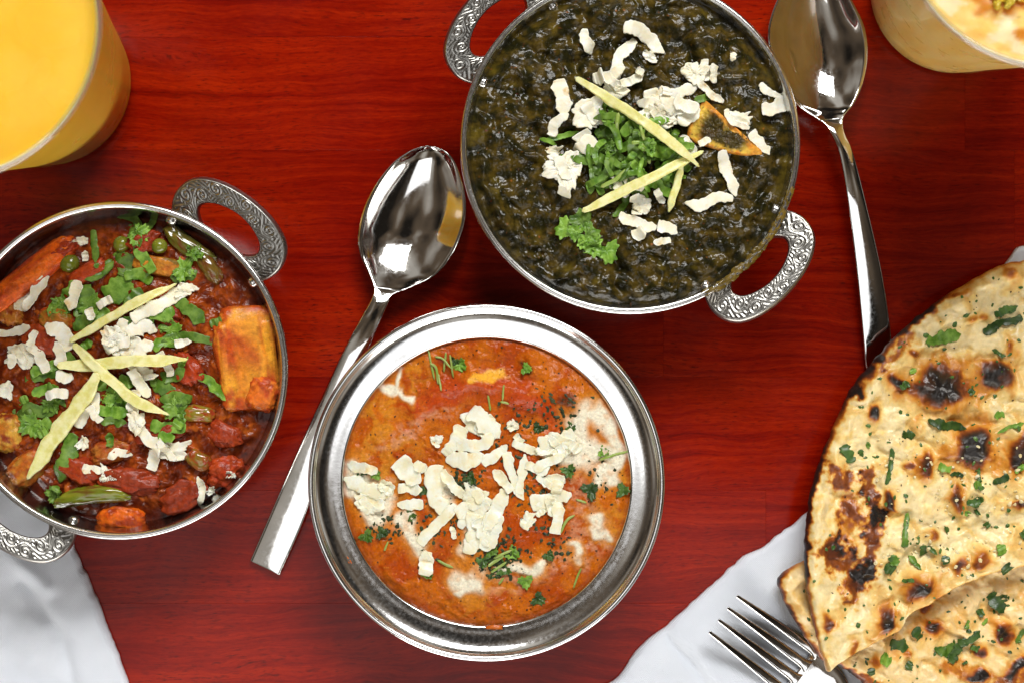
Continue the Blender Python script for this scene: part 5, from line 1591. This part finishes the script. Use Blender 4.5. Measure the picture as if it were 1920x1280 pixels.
def naan(name, outline, centre, zn, zb, thick, blisters, scorch, edges, label, seed, n_th=760, n_r=190, puffs=(), cut=None, tone=1.0):
    ol = catmull(outline, 800, True)
    w = fbm(ol[:, 0] / 22 + seed, ol[:, 1] / 22, seed, 3) * 2.2
    dd = ol - np.asarray(centre); dd /= np.linalg.norm(dd, axis=1)[:, None]
    ol = ol + dd * w[:, None]

    def hgt(X, Y, e):
        wx, wy = X + 10 * fbm(X / 34, Y / 34, seed + 3, 2, 0.35), Y + 10 * fbm(X / 34, Y / 34, seed + 8, 2, 0.35)
        er = 26.0 if cut is None else 26.0 - 18.0 * sst(60, 20, seg_dist(X, Y, cut))
        r = np.clip(e / er, 0, 1)
        z = zb(X, Y) + thick * np.sqrt(np.clip(1 - (1 - r) ** 2, 0, 1)) * (0.8 + 0.2 * sst(70, 20, e))
        z = z + r * (0.0028 * fbm(wx / 95, wy / 95, seed, 2) + 0.0014 * fbm(wx / 36, wy / 36, seed + 1, 2) + 0.00016 * fbm(X / 9, Y / 9, seed + 2, 3))
        b = 0.01 + 0.19 * sst(-0.1, 0.75, fbm(wx / 48, wy / 48, seed + 4, 4)) + 0.05 * fbm(X / 14, Y / 14, seed + 5, 3)
        for (x, y, a, c, rot, amp, brn) in blisters:
            cr, sr = cos(rot), sin(rot)
            u, v = (wx - x) * cr + (wy - y) * sr, -(wx - x) * sr + (wy - y) * cr
            q = np.sqrt((u / a) ** 2 + (v / c) ** 2)
            z = z + amp * 0.0016 * sst(1.45, 0.2, q)
            b = b + brn * (0.7 * sst(1.32, 0.10, q + 0.08 * fbm(X / 14, Y / 14, seed + 6, 3)) + 0.3 * sst(1.05, 0.55, q + 0.14 * fbm(X / 12, Y / 12, seed + 7, 3))) + 0.32 * brn * sst(2.3, 0.8, q)
        for pts, wd, brn in scorch:
            dq = seg_dist(wx, wy, pts)
            b = b + brn * sst(wd, wd * 0.25, dq + wd * 0.45 * fbm(X / 16, Y / 16, seed + 9, 4))
        for pts, wd, amp in puffs:
            z = z + amp * 0.001 * np.exp(-(seg_dist(wx, wy, pts) / wd) ** 2) * r
        for pts, wd, brn in edges:
            near = sst(60, 10, seg_dist(X, Y, pts))
            b = b + near * brn * sst(wd, 1, e + wd * 0.5 * fbm(X / 18, Y / 18, seed + 12, 3))
        b = b + 0.30 * sst(9, 0, e)
        return z, np.clip(b, 0, 1)

    def top(X, Y, e):
        z, b = hgt(X, Y, e)
        c = burn_col(b)
        n = sst(-0.4, 0.6, fbm(X / 35, Y / 35, seed + 20, 3))
        c = c * (0.93 + 0.1 * n)[..., None] * np.array([1.0, tone, tone * tone])
        return z, c
    o = polar_sheet(name, ol, zn, top, M_NAAN, n_th=n_th, n_r=n_r, centre=centre, bottom=zb, pw=1.35, origin=WP(*centre, 0))
    tag(o, label, 'flatbread')
    F = Field(1720, 900, 440, zn)
    # distance to outline for the rest field
    c = np.asarray(centre)
    a_ol = np.arctan2(ol[:, 1] - c[1], ol[:, 0] - c[0]); r_ol = np.linalg.norm(ol - c, axis=1)
    od = np.argsort(a_ol)
    A = np.arctan2(F.Y - c[1], F.X - c[0]); Rr = np.hypot(F.X - c[0], F.Y - c[1])
    E = np.interp(A, a_ol[od], r_ol[od], period=2 * pi) - Rr
    F.z = hgt(F.X, F.Y, np.maximum(E, 0))[0]
    F.E = E
    return F


low_ol = [(1457, 1090), (1476, 1067), (1520, 1046), (1620, 990), (1780, 930), (1950, 920), (2080, 980), (2130, 1120), (2100, 1300), (1980, 1390), (1830, 1410), (1700, 1360), (1640, 1300), (1602, 1268), (1566, 1246), (1540, 1236), (1508, 1192), (1480, 1145), (1466, 1116)]
zb_low = lambda X, Y: 0.0068 + 0.0030 * sst(1620, 1460, X) + 0 * Y
FN1 = naan('naan_bread', low_ol, (1780, 1160), 0.011, zb_low, 0.0048,
           [(1750, 1180, 24, 17, 0.2, 1.2, 0.72), (1885, 1188, 16, 26, -0.5, 1.0, 0.66), (1836, 1222, 15, 12, 0.0, 0.8, 0.62), (1836, 1270, 20, 12, 0.1, 0.8, 0.75), (1905, 1250, 26, 14, -0.7, 0.6, 0.62), (1700, 1225, 16, 12, 0, 0.8, 0.35), (1640, 1245, 12, 9, 0, 0.5, 0.4), (1740, 1140, 12, 9, 0.4, 0.4, 0.5)],
           [([(1568, 1250), (1600, 1266), (1640, 1290)], 16, 0.55), ([(1880, 1282), (1915, 1262)], 22, 0.45), ([(1780, 1250), (1830, 1262)], 22, 0.25)],
           [([(1458, 1095), (1482, 1150), (1512, 1200), (1550, 1245)], 13, 0.5)],
           'lower garlic flatbread piece resting on the napkin and fork', 31.0, tone=0.93)

top_ol = [(1990, 478), (1920, 488), (1890, 496), (1840, 520), (1760, 570), (1700, 620), (1650, 672), (1606, 724), (1580, 776), (1556, 830), (1536, 880), (1520, 935), (1511, 990), (1508, 1040), (1511, 1092), (1521, 1150), (1535, 1205), (1549, 1252), (1556, 1253),
          (1592, 1232), (1642, 1206), (1684, 1184), (1700, 1158), (1740, 1136), (1790, 1104), (1850, 1080), (1920, 1062), (2000, 1036), (2110, 970), (2160, 800), (2130, 610), (2060, 510)]
zb_top = lambda X, Y: 0.0128 + 0.0022 * sst(90, 10, seg_dist(X, Y, [(1553, 1253), (1690, 1180), (1700, 1156), (1790, 1104), (1920, 1062), (2000, 1036)])) + 0.0040 * sst(1600, 1500, X) * sst(900, 1000, Y) - 0.0020 * sst(900, 600, Y) + 0.0015 * sst(1560, 1520, X)
FN2 = naan('naan_bread', top_ol, (1800, 850), 0.019, zb_top, 0.0056,
           [(1766, 728, 56, 42, 0.25, 2.8, 0.80), (1872, 704, 36, 30, -0.3, 2.0, 0.68), (1686, 717, 17, 14, 0.2, 1.2, 0.62), (1641, 775, 13, 19, 0.3, 1.2, 0.78), (1826, 838, 40, 37, -0.4, 2.8, 0.84), (1916, 850, 20, 46, 0.2, 2.2, 0.70),
            (1822, 600, 14, 12, 0, 0.8, 0.34), (1848, 592, 13, 11, 0, 0.8, 0.36), (1893, 515, 16, 12, 0, 0.8, 0.34), (1806, 550, 14, 8, -0.4, 0.5, 0.34), (1799, 935, 15, 28, -0.2, 1.5, 0.62), (1736, 868, 17, 28, 0.3, 1.5, 0.55), (1704, 872, 9, 9, 0, 0.6, 0.5), (1672, 938, 9, 19, 0.1, 0.8, 0.70),
            (1725, 1104, 26, 24, -0.5, 1.8, 0.85), (1657, 1166, 18, 27, 0.2, 1.6, 0.78), (1840, 1046, 17, 18, 0.5, 1.0, 0.44), (1750, 1005, 13, 10, 0, 0.8, 0.38), (1550, 1172, 9, 24, -0.1, 0.4, 0.45), (1800, 1060, 12, 17, 0.4, 0.6, 0.5), (1598, 1215, 9, 12, 0, 0.4, 0.4),
            (1718, 662, 12, 10, 0, 0.5, 0.45), (1920, 945, 30, 9, -0.3, 0.6, 0.6), (1900, 650, 10, 12, 0, .6, .4)],
           [([(1558, 1022), (1566, 1052), (1592, 1052), (1616, 1082), (1600, 1105)], 36, 0.62), ([(1645, 965), (1638, 1015), (1625, 1080)], 24, 0.62), ([(1626, 890), (1632, 915), (1645, 965)], 20, 0.62), ([(1560, 880), (1575, 900), (1595, 895)], 20, 0.5), ([(1600, 940), (1590, 1010)], 30, 0.34), ([(1575, 870), (1600, 960), (1640, 960)], 42, 0.16),
            ([(1720, 600), (1760, 575)], 12, 0.5), ([(1660, 680), (1710, 632)], 16, 0.45), ([(1612, 728), (1650, 680)], 20, 0.35), ([(1612, 735)], 11, 0.6)],
           [([(1740, 585), (1760, 572)], 12, 0.5), ([(1610, 722), (1640, 690), (1700, 630)], 18, 0.42), ([(1600, 740), (1560, 820), (1540, 870)], 12, 0.28), ([(1540, 870), (1520, 935), (1510, 990), (1508, 1050)], 14, 0.55), ([(1516, 935), (1508, 1040)], 9, 0.4), ([(1508, 1050), (1520, 1150)], 10, 0.35)],
           'upper garlic flatbread with charred blisters lying over the other piece', 47.0, n_th=860, n_r=210, cut=[(1553, 1253), (1640, 1206), (1690, 1180), (1700, 1156), (1790, 1104), (1920, 1062), (2000, 1036)],
           puffs=(([(1600, 1160), (1640, 1110), (1720, 1080)], 26, 0.9), ([(1760, 690), (1830, 660), (1900, 640)], 40, 1.0), ([(1560, 900), (1570, 1080)], 22, 0.8), ([(1850, 640), (1700, 690)], 16, -0.8), ([(1660, 760), (1640, 900), (1660, 1000)], 16, -0.7)))

# herbs on the breads
NH = 'green coriander bit baked onto the upper flatbread'
NHL = 'green coriander bit on the lower flatbread'
for q, (p, w, F, lab) in enumerate((
        ([(1738, 642), (1770, 634), (1806, 626)], 22, FN2, 'dark green coriander strip near the upper rim of the flatbread'), ([(1845, 625), (1880, 605), (1922, 600)], 15, FN2, 'long dark green coriander strip at the right edge of the upper flatbread'), ([(1872, 592), (1895, 580), (1912, 574)], 14, FN2, NH),
        ([(1712, 690), (1716, 700)], 13, FN2, NH), ([(1690, 728), (1706, 716)], 14, FN2, NH), ([(1744, 786), (1770, 796), (1815, 804)], 17, FN2, 'coriander strip just above the round black blister'), ([(1872, 812), (1895, 800), (1922, 792)], 8, FN2, NH), ([(1862, 656), (1888, 668)], 8, FN2, NH),
        ([(1818, 728), (1826, 740)], 12, FN2, NH), ([(1866, 780), (1886, 776)], 14, FN2, NH), ([(1586, 832), (1590, 850), (1600, 866)], 20, FN2, 'ragged coriander leaf at the left of the upper flatbread'), ([(1612, 845), (1620, 855)], 12, FN2, NH), ([(1628, 838), (1636, 832)], 10, FN2, NH),
        ([(1674, 840), (1672, 870), (1662, 908)], 8, FN2, NH), ([(1694, 818), (1720, 816)], 17, FN2, NH), ([(1760, 872), (1784, 880)], 15, FN2, NH), ([(1782, 890), (1800, 888), (1806, 896)], 8, FN2, NH), ([(1838, 876), (1836, 902)], 6, FN2, NH), ([(1826, 908), (1840, 908)], 13, FN2, NH),
        ([(1862, 906), (1892, 892)], 13, FN2, 'short green stem piece right of the middle of the upper flatbread'), ([(1814, 944), (1844, 936)], 12, FN2, NH), ([(1694, 1026), (1698, 994), (1706, 962)], 10, FN2, 'upright green stem piece in the middle of the upper flatbread'), ([(1728, 1024), (1738, 1040)], 16, FN2, NH), ([(1742, 1024), (1758, 1040)], 7, FN2, NH),
        ([(1708, 1042), (1728, 1068)], 9, FN2, NH), ([(1770, 1040), (1776, 1056)], 14, FN2, NH), ([(1852, 980), (1858, 990)], 13, FN2, NH), ([(1872, 1020), (1882, 1038)], 18, FN2, NH), ([(1880, 1058), (1890, 1070)], 20, FN2, NH), ([(1832, 962), (1838, 958)], 13, FN2, NH), ([(1815, 968), (1820, 958)], 10, FN2, NH), ([(1912, 1004), (1924, 996)], 14, FN2, NH),
        ([(1660, 1060), (1676, 1072)], 22, FN2, NH), ([(1672, 1040), (1682, 1060)], 16, FN2, NH), ([(1690, 1088), (1710, 1084)], 8, FN2, NH), ([(1776, 996), (1784, 992)], 13, FN2, NH), ([(1904, 886), (1920, 870)], 8, FN2, NH),
        ([(1856, 1112), (1868, 1128), (1882, 1146)], 24, FN1, 'large coriander leaf bit at the upper right of the lower flatbread'), ([(1832, 1150), (1844, 1142)], 14, FN1, NHL), ([(1842, 1170), (1852, 1158)], 7, FN1, NHL), ([(1668, 1200), (1686, 1208), (1702, 1212)], 20, FN1, NHL), ([(1710, 1180), (1730, 1194)], 20, FN1, NHL), ([(1650, 1232), (1668, 1238)], 20, FN1, NHL),
        ([(1632, 1252), (1636, 1266)], 16, FN1, NHL), ([(1700, 1254), (1710, 1240)], 13, FN1, NHL), ([(1752, 1214), (1776, 1222), (1790, 1206)], 18, FN1, 'big dark coriander clump in the middle of the lower flatbread'), ([(1780, 1240), (1792, 1222), (1806, 1196)], 16, FN1, NHL), ([(1796, 1206), (1820, 1196), (1836, 1180)], 14, FN1, NHL), ([(1806, 1176), (1814, 1160)], 8, FN1, NHL),
        ([(1820, 1212), (1834, 1218)], 8, FN1, NHL), ([(1804, 1244), (1814, 1238)], 6, FN1, NHL), ([(1905, 1205), (1922, 1180)], 10, FN1, NHL), ([(1874, 1118), (1890, 1118)], 8, FN1, NHL))):
    o = strip(F, 'herb_strip', p, w, 0.00035, M_LEAF if q % 3 == 0 else M_LEAF_DARK, stiff=1.5, seed=q * 1.45, ragged=0.55, jag=12, endr=0.03, box=0.5, curl=R_.uniform(-0.2, 0.8), taper=(R_.choice([0.9, 0.4]), R_.choice([0.8, 0.2])), nu=30, nv=10, wav=0.5, crumbly=0.6)
    if lab in (NH, NHL):
        m_ = p[len(p) // 2]
        lab2 = '%s green coriander bit at the %s of the %s flatbread' % ('large' if w >= 16 else ('thin' if w < 10 else 'small'), region((m_[0] - 1760) / 150, (m_[1] - (830 if F is FN2 else 1190)) / (240 if F is FN2 else 80)), 'upper' if F is FN2 else 'lower')
    else:
        lab2 = lab
    tag(o, lab2, 'herb', 'herb bits on the upper flatbread' if lab == NH else ('herb bits on the lower flatbread' if lab == NHL else None))
rr = random.Random(77)
sA, sB, sC, sD = [], [], [], []
while len(sA) < 140:
    x, y = rr.uniform(1510, 1930), rr.uniform(500, 1250)
    if FN2.E[min(FN2.n - 1, int((y - FN2.y0) / 2)), min(FN2.n - 1, int((x - FN2.x0) / 2))] > 14 and rr.random() < 0.25 + 0.75 * (x > 1620):
        (sA if len(sA) % 2 else sA).append((x, y))
        if rr.random() < 0.9:
            sB.append((rr.uniform(1640, 1920), rr.uniform(820, 1080)))
        sC.append((x + rr.uniform(-60, 60), y + rr.uniform(-40, 40)))
ok = lambda F, p: F.E[min(F.n - 1, max(0, int((p[1] - F.y0) / 2))), min(F.n - 1, max(0, int((p[0] - F.x0) / 2)))] > 10
flecks(FN2, 'herb_flecks', sA, M_LEAF_DARK, (4, 13), 8, 'tiny green herb flecks all over the upper flatbread')
flecks(FN2, 'garlic_crumbs', [p for p in sB if ok(FN2, p)], M_GARLIC, (4, 11), 9, 'pale minced garlic crumbs in the middle of the upper flatbread', th=0.0009, lenf=1.6, cat='garlic')
flecks(FN2, 'charred_flecks', [p for p in sC if ok(FN2, p)][:70], M_CHAR, (2, 5), 10, 'tiny burnt flecks over the upper flatbread', cat='crumbs')
while len(sD) < 90:
    p = (rr.uniform(1470, 1930), rr.uniform(1080, 1290))
    if ok(FN1, p):
        sD.append(p)
flecks(FN1, 'herb_flecks', sD, M_LEAF_DARK, (4, 12), 12, 'tiny green herb flecks over the lower flatbread')
